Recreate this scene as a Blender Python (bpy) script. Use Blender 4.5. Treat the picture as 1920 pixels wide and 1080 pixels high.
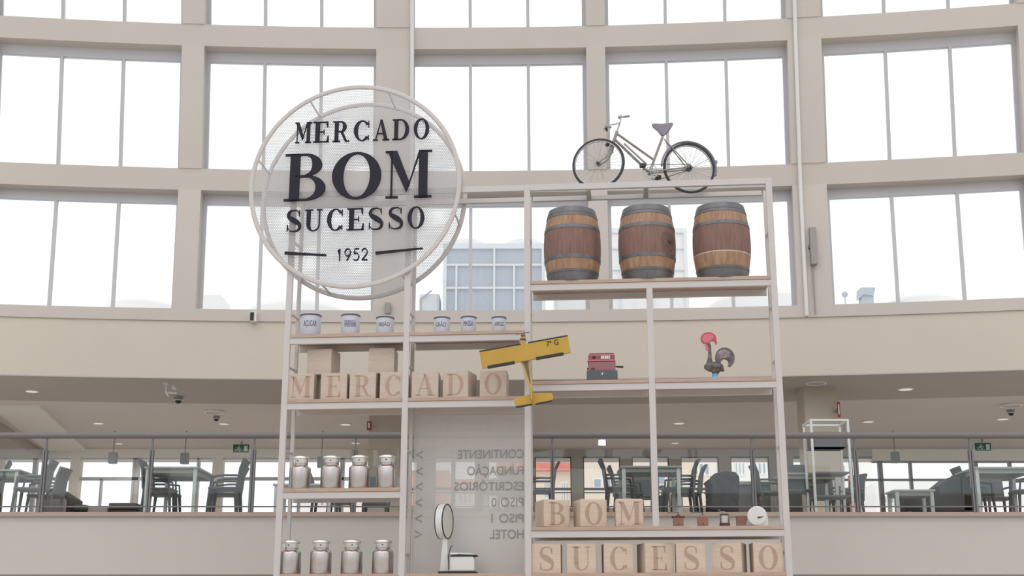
import bpy, math, random
from mathutils import Matrix, Vector
random.seed(4)
PI = math.pi
scene = bpy.context.scene
for o in list(bpy.data.objects):
    bpy.data.objects.remove(o)
col = scene.collection

# ------------------------------------------------------------------ camera
F = 2450.0
TH = math.atan(650 / F)
CZ = 1.6
cam_d = bpy.data.cameras.new('camera')
cam_d.sensor_width = 36
cam_d.lens = F / 1920 * 36
cam_d.clip_end = 500
cam = bpy.data.objects.new('camera', cam_d)
cam.location = (0, 0, CZ)
cam.rotation_euler = (PI / 2 + TH, 0, 0)
col.objects.link(cam)
scene.camera = cam

# ------------------------------------------------------------------ exposure
vs = scene.view_settings
vs.view_transform = 'Standard'
vs.look = 'None'
vs.gamma = 1
vs.use_curve_mapping = False
vs.exposure = 0.0

# ------------------------------------------------------------------ overcast sky
w = bpy.data.worlds.new('sky')
scene.world = w
w.use_nodes = True
nt = w.node_tree
nt.nodes.clear()
tc = nt.nodes.new('ShaderNodeTexCoord')
sp = nt.nodes.new('ShaderNodeSeparateXYZ')
rmp = nt.nodes.new('ShaderNodeValToRGB')
rmp.color_ramp.elements[0].position = 0.0
rmp.color_ramp.elements[0].color = (0.93, 0.965, 1.0, 1)
rmp.color_ramp.elements[1].position = 0.42
rmp.color_ramp.elements[1].color = (1, 1, 1, 1)
e = rmp.color_ramp.elements.new(0.22)
e.color = (0.95, 0.975, 1.0, 1)
bg = nt.nodes.new('ShaderNodeBackground')
bg.inputs['Strength'].default_value = 1.2
out = nt.nodes.new('ShaderNodeOutputWorld')
nt.links.new(tc.outputs['Generated'], sp.inputs[0])
nt.links.new(sp.outputs['Z'], rmp.inputs[0])
nt.links.new(rmp.outputs[0], bg.inputs['Color'])
nt.links.new(bg.outputs[0], out.inputs[0])

# daylight of the glazed hall roof, a soft broad sun through the skylights above and behind the viewer
sd = bpy.data.lights.new('daylight', 'SUN')
sd.energy = 0.4
sd.angle = math.radians(60)
sd.color = (1.0, 0.985, 0.97)
sun = bpy.data.objects.new('daylight', sd)
sun.rotation_euler = (math.radians(42), 0, math.radians(-10))
sun.location = (0, 0, 25)
col.objects.link(sun)

# ------------------------------------------------------------------ projection helpers (turn a picture point at a known depth into a place)
c_, s_ = math.cos(TH), math.sin(TH)

def ray(px, py):
    x = (px - 960) / F
    y = (540 - py) / F
    return (x, c_ - s_ * y, s_ + c_ * y)

def atY(px, py, Y):
    r = ray(px, py)
    t = Y / r[1]
    return Vector((r[0] * t, Y, CZ + r[2] * t))

def atZ(px, py, Z):
    r = ray(px, py)
    t = (Z - CZ) / r[2]
    return Vector((r[0] * t, r[1] * t, Z))

def Xat(px, Y, Z):
    return (px - 960) / F * (Y * c_ + (Z - CZ) * s_)

def Zat(py, Y):
    return atY(960, py, Y).z

# shelving unit frame of reference: u along its width, v its depth
A = math.radians(5)
OY = 15.3
OX = atY(990, 700, OY).x
cA, sA = math.cos(A), math.sin(A)

def W(u, v, z):
    return Vector((OX + u * cA + v * sA, OY - u * sA + v * cA, z))

def u_at(px, v, z):
    k = (px - 960) / F
    a = OX + v * sA
    b = OY + v * cA
    return (k * (b * c_ + (z - CZ) * s_) - a) / (cA + k * sA * c_)

# ------------------------------------------------------------------ materials
def mat(name, c, rough=0.6, metal=0.0, noise=0.0, scale=8.0, emit=0.0, stretch=None, spec=0.5, c2=None):
    m = bpy.data.materials.new(name)
    m.use_nodes = True
    n = m.node_tree
    b = n.nodes['Principled BSDF']
    b.inputs['Base Color'].default_value = (*c, 1)
    b.inputs['Roughness'].default_value = rough
    b.inputs['Metallic'].default_value = metal
    b.inputs['Specular IOR Level'].default_value = spec
    if noise or c2:
        t = n.nodes.new('ShaderNodeTexCoord')
        mp = n.nodes.new('ShaderNodeMapping')
        if stretch:
            mp.inputs['Scale'].default_value = stretch
        ns = n.nodes.new('ShaderNodeTexNoise')
        ns.inputs['Scale'].default_value = scale
        ns.inputs['Detail'].default_value = 4
        r = n.nodes.new('ShaderNodeValToRGB')
        r.color_ramp.elements[0].position = 0.35
        r.color_ramp.elements[1].position = 0.65
        d = c2 if c2 else tuple(x * (1 - noise) for x in c)
        r.color_ramp.elements[0].color = (*d, 1)
        r.color_ramp.elements[1].color = (*c, 1)
        n.links.new(t.outputs['Object'], mp.inputs[0])
        n.links.new(mp.outputs[0], ns.inputs['Vector'])
        n.links.new(ns.outputs[0], r.inputs[0])
        n.links.new(r.outputs[0], b.inputs['Base Color'])
    if emit:
        b.inputs['Emission Color'].default_value = (*c, 1)
        b.inputs['Emission Strength'].default_value = emit
    return m

def glass_mat(name, tint, refl, rough=0.02, haze=0.0):
    m = bpy.data.materials.new(name)
    m.use_nodes = True
    n = m.node_tree
    n.nodes.clear()
    o = n.nodes.new('ShaderNodeOutputMaterial')
    tr = n.nodes.new('ShaderNodeBsdfTransparent')
    tr.inputs[0].default_value = (*tint, 1)
    gl = n.nodes.new('ShaderNodeBsdfGlossy')
    gl.inputs['Roughness'].default_value = rough
    mx = n.nodes.new('ShaderNodeMixShader')
    fr = n.nodes.new('ShaderNodeFresnel')
    fr.inputs[0].default_value = 1.5
    ad = n.nodes.new('ShaderNodeMath')
    ad.operation = 'MULTIPLY'
    ad.inputs[1].default_value = refl
    n.links.new(fr.outputs[0], ad.inputs[0])
    n.links.new(ad.outputs[0], mx.inputs[0])
    n.links.new(tr.outputs[0], mx.inputs[1])
    n.links.new(gl.outputs[0], mx.inputs[2])
    last = mx
    if haze:
        df = n.nodes.new('ShaderNodeBsdfTranslucent')
        df.inputs[0].default_value = (0.9, 0.95, 0.95, 1)
        m2 = n.nodes.new('ShaderNodeMixShader')
        m2.inputs[0].default_value = haze
        n.links.new(mx.outputs[0], m2.inputs[1])
        n.links.new(df.outputs[0], m2.inputs[2])
        last = m2
    n.links.new(last.outputs[0], o.inputs[0])
    return m

def perforated(name, c, pitch, hole):
    """sheet metal with round holes on a staggered grid, in the object's own x/z plane"""
    m = bpy.data.materials.new(name)
    m.use_nodes = True
    n = m.node_tree
    b = n.nodes['Principled BSDF']
    b.inputs['Base Color'].default_value = (*c, 1)
    b.inputs['Roughness'].default_value = 0.6
    o = n.nodes['Material Output']
    t = n.nodes.new('ShaderNodeTexCoord')
    s = n.nodes.new('ShaderNodeSeparateXYZ')
    n.links.new(t.outputs['Object'], s.inputs[0])

    def M(op, a, b_=None):
        k = n.nodes.new('ShaderNodeMath')
        k.operation = op
        for i, v in enumerate((a, b_)):
            if v is None:
                continue
            if isinstance(v, (int, float)):
                k.inputs[i].default_value = v
            else:
                n.links.new(v, k.inputs[i])
        return k.outputs[0]
    rt3 = math.sqrt(3)

    def cell(ox, oz):
        x = M('PINGPONG', M('ADD', s.outputs['X'], 100 * pitch + ox), pitch / 2)
        z = M('PINGPONG', M('ADD', s.outputs['Z'], 100 * pitch * rt3 + oz), pitch * rt3 / 2)
        return M('SQRT', M('ADD', M('MULTIPLY', x, x), M('MULTIPLY', z, z)))
    d = M('MINIMUM', cell(0, 0), cell(pitch / 2, pitch * rt3 / 2))
    h = M('LESS_THAN', d, hole * pitch / 2)
    tr = n.nodes.new('ShaderNodeBsdfTransparent')
    mx = n.nodes.new('ShaderNodeMixShader')
    n.links.new(h, mx.inputs[0])
    n.links.new(b.outputs[0], mx.inputs[1])
    n.links.new(tr.outputs[0], mx.inputs[2])
    n.links.new(mx.outputs[0], o.inputs[0])
    return m

M_ = {}
M_['wall'] = mat('wall_paint', (0.62, 0.57, 0.525), 0.75, noise=0.035, scale=0.7)
M_['cream'] = mat('cream_plaster', (0.63, 0.57, 0.49), 0.8, noise=0.03, scale=0.6)
M_['fascia'] = mat('grey_white_plaster', (0.56, 0.53, 0.505), 0.8, noise=0.03, scale=0.5)
M_['soffit'] = mat('taupe_soffit', (0.51, 0.465, 0.435), 0.9, noise=0.03, scale=0.5)
M_['ceil'] = mat('pale_ceiling', (0.76, 0.71, 0.69), 0.9, noise=0.03, scale=0.5)
M_['ceil2'] = mat('light_ceiling_panel', (0.88, 0.85, 0.82), 0.9)
M_['ledge'] = mat('wood_ledge', (0.42, 0.33, 0.28), 0.6)
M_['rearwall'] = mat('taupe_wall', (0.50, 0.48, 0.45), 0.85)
M_['floor'] = mat('stone_floor', (0.68, 0.64, 0.59), 0.45, noise=0.1, scale=1.5)
M_['roof'] = mat('roof_membrane', (0.85, 0.86, 0.88), 0.8, noise=0.05)
M_['alu'] = mat('window_aluminium', (0.55, 0.55, 0.57), 0.45, 0.3)
M_['aludark'] = mat('dark_window_frame', (0.16, 0.17, 0.19), 0.5, 0.2)
M_['wglass'] = glass_mat('window_glass', (0.99, 1.0, 1.0), 0.6)
M_['rglass'] = glass_mat('railing_glass', (0.97, 0.99, 0.985), 0.95)
M_['steel'] = mat('white_painted_steel', (0.575, 0.54, 0.53), 0.5, noise=0.02, scale=3)
M_['board'] = mat('pine_board', (0.50, 0.37, 0.30), 0.6, c2=(0.42, 0.30, 0.24), scale=6, stretch=(1, 6, 12))
M_['block'] = mat('pale_block_wood', (0.56, 0.465, 0.395), 0.65, c2=(0.51, 0.42, 0.355), scale=5, stretch=(1.2, 2, 14))
M_['block2'] = mat('warm_block_wood', (0.64, 0.52, 0.415), 0.65, c2=(0.58, 0.46, 0.365), scale=5, stretch=(1.2, 2, 14))
M_['blocklet'] = mat('stained_letter_wood', (0.44, 0.315, 0.25), 0.65, c2=(0.40, 0.28, 0.22), scale=6, stretch=(1, 2, 12))
M_['letter'] = mat('charcoal_letter', (0.022, 0.022, 0.032), 0.7, spec=0.25)
M_['hoop'] = mat('galvanised_hoop', (0.20, 0.20, 0.21), 0.5, 0.6, noise=0.25, scale=9)
M_['stave'] = mat('oak_stave', (0.40, 0.25, 0.155), 0.6, c2=(0.28, 0.16, 0.10), scale=4, stretch=(8, 8, 0.7))
M_['stavered'] = mat('wine_stained_oak', (0.24, 0.135, 0.105), 0.6, c2=(0.17, 0.095, 0.078), scale=4, stretch=(8, 8, 0.7))
M_['spill'] = mat('wine_spill', (0.13, 0.08, 0.07), 0.6, c2=(0.17, 0.10, 0.08), scale=14)
M_['bike'] = mat('bicycle_cream_paint', (0.33, 0.31, 0.28), 0.4, 0.2, noise=0.3, scale=20)
M_['chrome'] = mat('worn_chrome', (0.52, 0.52, 0.53), 0.3, 0.9, noise=0.2, scale=25)
M_['tyre'] = mat('black_tyre', (0.06, 0.057, 0.06), 0.8)
M_['tyregrey'] = mat('grey_tyre_wall', (0.20, 0.19, 0.18), 0.8)
M_['saddle'] = mat('grey_saddle', (0.29, 0.27, 0.32), 0.7)
M_['enamel'] = mat('white_enamel', (0.52, 0.53, 0.60), 0.25)
M_['rimblue'] = mat('blue_black_rim', (0.10, 0.10, 0.14), 0.3)
M_['ink'] = mat('navy_lettering', (0.10, 0.11, 0.17), 0.6)
M_['milk'] = mat('brushed_can_steel', (0.60, 0.57, 0.56), 0.26, 1.0, noise=0.08, scale=6, stretch=(20, 20, 0.4))
for mm_ in (M_['milk'],):
    b_ = mm_.node_tree.nodes['Principled BSDF']
    b_.inputs['Anisotropic'].default_value = 0.9
    b_.inputs['Anisotropic Rotation'].default_value = 0.25
    tg = mm_.node_tree.nodes.new('ShaderNodeTangent')
    tg.direction_type = 'RADIAL'
    tg.axis = 'Z'
    mm_.node_tree.links.new(tg.outputs[0], b_.inputs['Tangent'])
M_['lid'] = mat('can_lid_steel', (0.80, 0.79, 0.78), 0.3, 0.9)
M_['redbrown'] = mat('propeller_and_reflection_brown', (0.25, 0.11, 0.07), 0.5)  # propeller colour, also the painted wood reflection on the milk cans
M_['yellow'] = mat('yellow_doped_fabric', (0.52, 0.32, 0.05), 0.6, noise=0.08, scale=6)
M_['yellowwood'] = mat('golden_spar', (0.50, 0.34, 0.12), 0.6)
M_['black'] = mat('black_paint', (0.025, 0.025, 0.022), 0.6)
M_['olive'] = mat('olive_belly', (0.13, 0.125, 0.07), 0.6)
M_['red'] = mat('burgundy_enamel', (0.19, 0.05, 0.065), 0.35)
M_['redpale'] = mat('worn_burgundy_panel', (0.30, 0.13, 0.15), 0.45)
M_['slate'] = mat('slate_drawer', (0.085, 0.10, 0.115), 0.5)
M_['white'] = mat('white_plastic', (0.78, 0.77, 0.76), 0.4)
M_['comb'] = mat('rooster_red', (0.52, 0.06, 0.09), 0.4)
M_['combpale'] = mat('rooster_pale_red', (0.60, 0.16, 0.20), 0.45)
M_['rbody'] = mat('speckled_black_glaze', (0.17, 0.14, 0.12), 0.45, c2=(0.06, 0.055, 0.055), scale=22)
M_['rtail'] = mat('painted_tail', (0.34, 0.28, 0.32), 0.5, c2=(0.16, 0.12, 0.13), scale=16)
M_['rbase'] = mat('sky_blue_base', (0.16, 0.42, 0.62), 0.5)
M_['mill'] = mat('mill_wood', (0.30, 0.15, 0.11), 0.5, noise=0.2, scale=10)
M_['milldark'] = mat('mill_lid', (0.10, 0.04, 0.035), 0.5)
M_['iron'] = mat('cast_iron', (0.06, 0.055, 0.055), 0.5, 0.5)
M_['scale'] = mat('white_scale_enamel', (0.70, 0.70, 0.69), 0.35)
M_['dial'] = mat('dial_face', (0.62, 0.62, 0.57), 0.5)
M_['signtext'] = mat('grey_vinyl_text', (0.30, 0.30, 0.29), 0.7)
M_['mesh'] = perforated('perforated_white_sheet', (0.575, 0.57, 0.585), 0.024, 0.84)
M_['mesh2'] = perforated('fine_perforated_panel', (0.64, 0.62, 0.61), 0.0125, 0.52)
M_['rail'] = mat('brushed_rail_steel', (0.19, 0.17, 0.17), 0.5, 0.15)
M_['post'] = mat('grey_rail_post', (0.20, 0.20, 0.21), 0.5, 0.4)
M_['chair'] = mat('dark_grey_resin', (0.075, 0.085, 0.09), 0.5)
M_['chairlight'] = mat('mid_grey_resin', (0.17, 0.18, 0.19), 0.5)
M_['table'] = mat('pale_green_grey_laminate', (0.40, 0.43, 0.41), 0.4)
M_['tleg'] = mat('satin_table_leg', (0.58, 0.62, 0.61), 0.4, 0.3)
M_['sofa'] = mat('dark_upholstery', (0.06, 0.065, 0.068), 0.8)
M_['jacket'] = mat('charcoal_cloth', (0.075, 0.075, 0.09), 0.9, noise=0.3, scale=7)
M_['lamp'] = mat('downlight_glow', (0.95, 0.92, 0.86), 0.5, emit=0.35)
M_['green'] = mat('exit_green', (0.03, 0.16, 0.09), 0.5)
M_['signwhite'] = mat('sign_white', (0.80, 0.84, 0.80), 0.5)
M_['signred'] = mat('safety_red', (0.42, 0.035, 0.035), 0.5)
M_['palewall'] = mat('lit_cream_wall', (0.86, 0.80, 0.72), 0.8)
M_['guard'] = mat('lavender_grey_mudguard', (0.30, 0.28, 0.34), 0.55)
M_['grey'] = mat('warm_grey_box', (0.34, 0.31, 0.30), 0.6)
M_['tan'] = mat('polished_cream_stone', (0.58, 0.51, 0.42), 0.3, noise=0.08, scale=2)
M_['chill'] = mat('grey_blue_louvre', (0.52, 0.57, 0.64), 0.6, noise=0.06, scale=3, stretch=(4, 4, 0.4))
M_['chillframe'] = mat('white_unit_frame', (0.80, 0.82, 0.84), 0.5)
M_['cylwhite'] = mat('pale_unit_shell', (0.88, 0.87, 0.86), 0.6)
M_['facade'] = mat('beige_facade', (0.80, 0.70, 0.60), 0.85)
M_['facadepink'] = mat('terracotta_facade', (0.72, 0.42, 0.32), 0.85)
M_['facadewhite'] = mat('pale_facade', (0.88, 0.86, 0.84), 0.85)
M_['tile'] = mat('red_roof_tile', (0.66, 0.20, 0.15), 0.8, noise=0.2, scale=3)
M_['paneblue'] = mat('blue_grey_pane', (0.34, 0.40, 0.46), 0.2)

# ------------------------------------------------------------------ mesh building
class MB:
    def __init__(s):
        s.v = []
        s.f = []
        s.m = Matrix.Identity(4)

    def add(s, vs_, fs):
        k = len(s.v)
        s.v += [s.m @ Vector(p) for p in vs_]
        s.f += [tuple(i + k for i in f) for f in fs]
        return s

    def box(s, x0, x1, y0, y1, z0, z1):
        return s.add([(x0, y0, z0), (x1, y0, z0), (x1, y1, z0), (x0, y1, z0), (x0, y0, z1), (x1, y0, z1), (x1, y1, z1), (x0, y1, z1)],
                     [(0, 3, 2, 1), (4, 5, 6, 7), (0, 1, 5, 4), (1, 2, 6, 5), (2, 3, 7, 6), (3, 0, 4, 7)])

    def hexa(s, p):
        return s.add(p, [(0, 3, 2, 1), (4, 5, 6, 7), (0, 1, 5, 4), (1, 2, 6, 5), (2, 3, 7, 6), (3, 0, 4, 7)])

    def prism(s, out_, y0, y1):
        """outline in x/z, extruded along y"""
        n = len(out_)
        vv = [(x, y0, z) for x, z in out_] + [(x, y1, z) for x, z in out_]
        ff = [tuple(range(n)), tuple(range(2 * n - 1, n - 1, -1))]
        ff += [(i, i + n, (i + 1) % n + n, (i + 1) % n) for i in range(n)]
        return s.add(vv, ff)

    def tube(s, pts, r, n=10, cap=True, r2=None):
        pts = [Vector(p) for p in pts]
        vv = []
        prev = None
        for i, p in enumerate(pts):
            t = (pts[min(i + 1, len(pts) - 1)] - pts[max(i - 1, 0)]).normalized()
            if prev is None:
                a = Vector((0, 0, 1)) if abs(t.z) < 0.9 else Vector((1, 0, 0))
                nx = t.cross(a).normalized()
            else:
                nx = (prev - t * prev.dot(t)).normalized()
            prev = nx
            ny = t.cross(nx)
            rr = r[i] if isinstance(r, (list, tuple)) else r
            for k in range(n):
                a = 2 * PI * k / n
                vv.append(p + (nx * math.cos(a) + ny * math.sin(a)) * rr)
        ff = []
        for i in range(len(pts) - 1):
            for k in range(n):
                a, b = i * n + k, i * n + (k + 1) % n
                ff.append((a, b, b + n, a + n))
        if cap:
            ff += [tuple(range(n - 1, -1, -1)), tuple(range((len(pts) - 1) * n, len(pts) * n))]
        return s.add(vv, ff)

    def loop(s, c, axis_u, axis_v, R, r, n=48, k=8, a0=0, a1=2 * PI):
        c, au, av = Vector(c), Vector(axis_u), Vector(axis_v)
        aw = au.cross(av)
        full = abs(a1 - a0 - 2 * PI) < 1e-6
        cnt = n if full else n + 1
        vv, ff = [], []
        for i in range(cnt):
            a = a0 + (a1 - a0) * i / n
            d = au * math.cos(a) + av * math.sin(a)
            for j in range(k):
                b = 2 * PI * j / k
                rr = r if isinstance(r, (int, float)) else r[0]
                rw = r if isinstance(r, (int, float)) else r[1]
                vv.append(c + d * (R + rr * math.cos(b)) + aw * rw * math.sin(b))
        for i in range(n):
            for j in range(k):
                a, b = i * k + j, i * k + (j + 1) % k
                ni = ((i + 1) % cnt) * k
                ff.append((a, b, ni + (j + 1) % k, ni + j))
        if not full:
            ff += [tuple(range(k - 1, -1, -1)), tuple(range(n * k, n * k + k))]
        return s.add(vv, ff)

    def lathe(s, prof, n=32, c=(0, 0, 0)):
        """profile [(r, z)] around the z axis, closed at both ends"""
        vv, ff = [], []
        for r, z in prof:
            for k in range(n):
                a = 2 * PI * k / n
                vv.append((c[0] + r * math.cos(a), c[1] + r * math.sin(a), c[2] + z))
        for i in range(len(prof) - 1):
            for k in range(n):
                a, b = i * n + k, i * n + (k + 1) % n
                ff.append((a, b, b + n, a + n))
        ff += [tuple(range(n - 1, -1, -1)), tuple(range((len(prof) - 1) * n, len(prof) * n))]
        return s.add(vv, ff)

    def ball(s, c, rx, ry=None, rz=None, n=16, k=10):
        ry = ry or rx
        rz = rz or rx
        pr = [(max(1e-4, math.sin(PI * i / k)), -math.cos(PI * i / k)) for i in range(k + 1)]
        m0 = s.m
        s.m = m0 @ Matrix.Translation(c) @ Matrix.Diagonal((rx, ry, rz, 1))
        s.lathe(pr, n)
        s.m = m0
        return s

    def build(s, name, material, parent=None, smooth=False, bevel=0, seg=2, kind=None):
        me = bpy.data.meshes.new(name)
        me.from_pydata([tuple(p) for p in s.v], [], s.f)
        me.update()
        o = bpy.data.objects.new(name, me)
        col.objects.link(o)
        me.materials.append(material)
        if smooth:
            me.polygons.foreach_set('use_smooth', [True] * len(me.polygons))
            me.set_sharp_from_angle(angle=math.radians(35))
        if bevel:
            b = o.modifiers.new('bevel', 'BEVEL')
            b.width = bevel
            b.segments = seg
            b.limit_method = 'ANGLE'
        if parent:
            o.parent = parent
        if kind:
            o['kind'] = kind
        return o

def tag(o, label=None, cat=None, group=None, kind=None):
    if label:
        o['label'] = label
    if cat:
        o['category'] = cat
    if group:
        o['group'] = group
    if kind:
        o['kind'] = kind
    return o

def empty(name, loc, rz=0, label=None, cat=None, group=None, kind=None):
    o = bpy.data.objects.new(name, None)
    o.empty_display_size = 0.1
    o.location = loc
    o.rotation_euler = (0, 0, rz)
    col.objects.link(o)
    return tag(o, label, cat, group, kind)

kids = {}
def copy_tree(o, parent=None):
    c = o.copy()
    col.objects.link(c)
    if parent:
        c.parent = parent
    for ch in [q for q in list(bpy.data.objects) if q.parent == o]:
        copy_tree(ch, c)
    return c

def struct(mb, name, material, **k):
    return mb.build(name, material, kind='structure', **k)

# ------------------------------------------------------------------ letter shapes: high-contrast roman capitals, unit height
T, t = 0.19, 0.04
def R_(x0, x1, z0, z1):
    return [(x0, z0), (x1, z0), (x1, z1), (x0, z1)]
def bow(cx, cz, rx, rz, a0, a1, n=20, TT=T, tt=t):
    o = []
    for i in range(n + 1):
        a = math.radians(a0 + (a1 - a0) * i / n)
        o.append((cx + rx * math.cos(a), cz + rz * math.sin(a)))
    for i in range(n, -1, -1):
        a = math.radians(a0 + (a1 - a0) * i / n)
        o.append((cx + (rx - TT) * math.cos(a), cz + (rz - tt) * math.sin(a)))
    return o
def stroke(pts, wd):
    l, r = [], []
    for i, p in enumerate(pts):
        a = pts[max(i - 1, 0)]
        b = pts[min(i + 1, len(pts) - 1)]
        dx, dz = b[0] - a[0], b[1] - a[1]
        L = math.hypot(dx, dz) or 1
        nx, nz = -dz / L * wd[i] / 2, dx / L * wd[i] / 2
        l.append((p[0] + nx, p[1] + nz))
        r.append((p[0] - nx, p[1] - nz))
    return l + r[::-1]
def s_shape():
    ctl = [(0.60, 0.76), (0.57, 0.90), (0.46, 0.975), (0.33, 0.975), (0.19, 0.93), (0.12, 0.80), (0.15, 0.66), (0.30, 0.56), (0.46, 0.46),
           (0.60, 0.35), (0.63, 0.20), (0.56, 0.07), (0.42, 0.025), (0.28, 0.025), (0.15, 0.09), (0.09, 0.26)]
    wd = [0.03, 0.035, 0.04, 0.045, 0.08, 0.12, 0.17, 0.22, 0.23, 0.18, 0.12, 0.08, 0.045, 0.04, 0.035, 0.03]
    pts, ws = [], []
    for i in range(len(ctl) - 1):
        p0, p1, p2, p3 = ctl[max(i - 1, 0)], ctl[i], ctl[i + 1], ctl[min(i + 2, len(ctl) - 1)]
        for k in range(3):
            q = k / 3
            pts.append(tuple(0.5 * (2 * p1[j] + (p2[j] - p0[j]) * q + (2 * p0[j] - 5 * p1[j] + 4 * p2[j] - p3[j]) * q * q + (3 * p1[j] - p0[j] - 3 * p2[j] + p3[j]) * q ** 3) for j in (0, 1)))
            ws.append(wd[i] * (1 - q) + wd[i + 1] * q)
    pts.append(ctl[-1])
    ws.append(wd[-1])
    return [stroke(pts, ws), R_(0.59, 0.62, 0.70, 0.97), R_(0.07, 0.10, 0.03, 0.32)]
GL = {
    'M': (1.08, [R_(0.13, 0.17, 0, 1), R_(0.78, 0.98, 0, 1), [(0.04, 1), (0.27, 1), (0.58, 0.30), (0.49, 0.12)], [(0.49, 0.12), (0.55, 0.24), (0.82, 1), (0.78, 1)],
                 R_(0.02, 0.30, 0, t), R_(0.68, 1.08, 0, t), R_(0.0, 0.15, 1 - t, 1), R_(0.78, 1.08, 1 - t, 1)]),
    'E': (0.74, [R_(0.10, 0.10 + T, 0, 1), R_(0, 0.66, 1 - t, 1), R_(0, 0.70, 0, t), R_(0.2, 0.50, 0.48, 0.52), [(0.62, 0.72), (0.66, 0.72), (0.66, 1), (0.56, 1)],
                 [(0.60, 0), (0.70, 0), (0.70, 0.30), (0.66, 0.30)], R_(0.47, 0.50, 0.38, 0.62)]),
    'R': (0.84, [R_(0.10, 0.10 + T, 0, 1), R_(0, 0.42, 1 - t, 1), R_(0, 0.40, 0, t), R_(0.2, 0.42, 0.47, 0.51), bow(0.40, 0.735, 0.30, 0.265, -90, 90),
                 [(0.36, 0.50), (0.52, 0.50), (0.74, 0.04), (0.86, 0.04), (0.86, 0), (0.62, 0)]]),
    'C': (0.78, [bow(0.42, 0.5, 0.41, 0.5, 38, 322, 30), R_(0.71, 0.745, 0.66, 0.97), R_(0.71, 0.745, 0.05, 0.26)]),
    'A': (0.96, [[(0.45, 1), (0.49, 1), (0.17, 0), (0.12, 0)], [(0.40, 1), (0.55, 1), (0.88, 0), (0.66, 0)], R_(0.25, 0.66, 0.31, 0.35), R_(0.0, 0.30, 0, t), R_(0.56, 0.97, 0, t)]),
    'D': (0.88, [R_(0.10, 0.10 + T, 0, 1), R_(0, 0.42, 1 - t, 1), R_(0, 0.42, 0, t), bow(0.40, 0.5, 0.46, 0.5, -90, 90, 24)]),
    'O': (0.88, [bow(0.43, 0.5, 0.42, 0.5, 90, 270, 24), bow(0.43, 0.5, 0.42, 0.5, -90, 90, 24)]),
    'B': (0.84, [R_(0.10, 0.10 + T, 0, 1), R_(0, 0.42, 1 - t, 1), R_(0, 0.42, 0, t), R_(0.2, 0.44, 0.50, 0.54), bow(0.40, 0.76, 0.32, 0.24, -90, 90), bow(0.40, 0.27, 0.40, 0.27, -90, 90, 20)]),
    'U': (0.86, [R_(0.10, 0.10 + T, 0.3, 1), R_(0.70, 0.74, 0.3, 1), bow(0.42, 0.32, 0.32, 0.32, 180, 270, 14), bow(0.42, 0.32, 0.32, 0.32, 270, 360, 14, 0.04, t), R_(0, 0.40, 1 - t, 1), R_(0.58, 0.86, 1 - t, 1)]),
    'S': (0.70, s_shape()),
}
def glyph(ch, x, z, h, wscale, y0, y1, name, material, parent):
    """one solid letter, standing on z, starting at x"""
    mb = MB()
    for o in GL[ch][1]:
        mb.prism([(x + p[0] * h * wscale, z + p[1] * h) for p in o], y0, y1)
    return mb.build(name, material, parent)

def text_part(s, size, depth, name, material, parent, loc, mirror=False, align='CENTER', sx=1.0):
    cu = bpy.data.curves.new('txt', 'FONT')
    cu.body = s
    cu.size = size
    cu.extrude = depth / 2
    cu.align_x = align
    ob = bpy.data.objects.new('txt', cu)
    col.objects.link(ob)
    dg = bpy.context.evaluated_depsgraph_get()
    me = bpy.data.meshes.new_from_object(ob.evaluated_get(dg))
    bpy.data.objects.remove(ob)
    m = Matrix.Rotation(PI / 2, 4, 'X') @ Matrix.Diagonal((sx * (-1 if mirror else 1), 1, 1, 1))
    me.transform(m)
    me.name = name
    me.materials.clear()
    me.materials.append(material)
    o = bpy.data.objects.new(name, me)
    o.location = loc
    o.parent = parent
    col.objects.link(o)
    return o

# ================================================================== THE BUILDING
# curved glazed wall: plan radius RAD, leaning inwards as it rises
RAD, X0 = 58.0, -1.6
YC = 22.5 - RAD
def lean(z):
    zs = [(0, 0), (6.9, 0.0), (9.3, .22), (12.0, .85), (14.5, 1.7)]
    for (a, b), (c, d) in zip(zs, zs[1:]):
        if z <= c:
            return b + (d - b) * (z - a) / (c - a)
    return zs[-1][1]
def wp(s, z, off=0.0):
    """s metres along the wall, off metres behind its inner face"""
    r = RAD - lean(z) + off
    a = s / RAD
    return Vector((X0 + r * math.sin(a), YC + r * math.cos(a), z))
def wblock(mb, s0, s1, z0, z1, o0, o1):
    n = max(1, int(abs(s1 - s0) / 1.0))
    for i in range(n):
        a, b = s0 + (s1 - s0) * i / n, s0 + (s1 - s0) * (i + 1) / n
        mb.hexa([wp(a, z0, o0), wp(b, z0, o0), wp(b, z0, o1), wp(a, z0, o1), wp(a, z1, o0), wp(b, z1, o0), wp(b, z1, o1), wp(a, z1, o1)])

S_L, S_R = -15.5, 18.5
pillars = [(-15.5, -15.0), (-11.85, -11.4), (-8.05, -7.68), (-4.38, -3.98), (-0.86, -0.245), (2.976, 3.322), (6.60, 7.20), (10.58, 11.0), (14.3, 14.9), (18.1, 18.5)]
rows = [(7.143, 9.287), (9.663, 11.816), (12.185, 14.2)]
# beams, sills and pillars are one cast wall
mb = MB()
for z0, z1 in ((9.287, 9.663), (11.816, 12.185), (14.2, 14.5)):
    wblock(mb, S_L, S_R, z0, z1, 0, 0.42)
for a, b in pillars:
    for z0, z1 in rows:
        wblock(mb, a, b, z0, z1, -0.02, 0.42)
struct(mb, 'wall_back', M_['wall'])
mb = MB()
wblock(mb, S_L, S_R, 6.934, 7.143, -0.03, 0.42)
struct(mb, 'trim_1', M_['wall'])
mb = MB()
wblock(mb, S_L, S_R, 5.918, 6.934, 0, 0.35)
struct(mb, 'wall_upper', M_['cream'])

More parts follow.
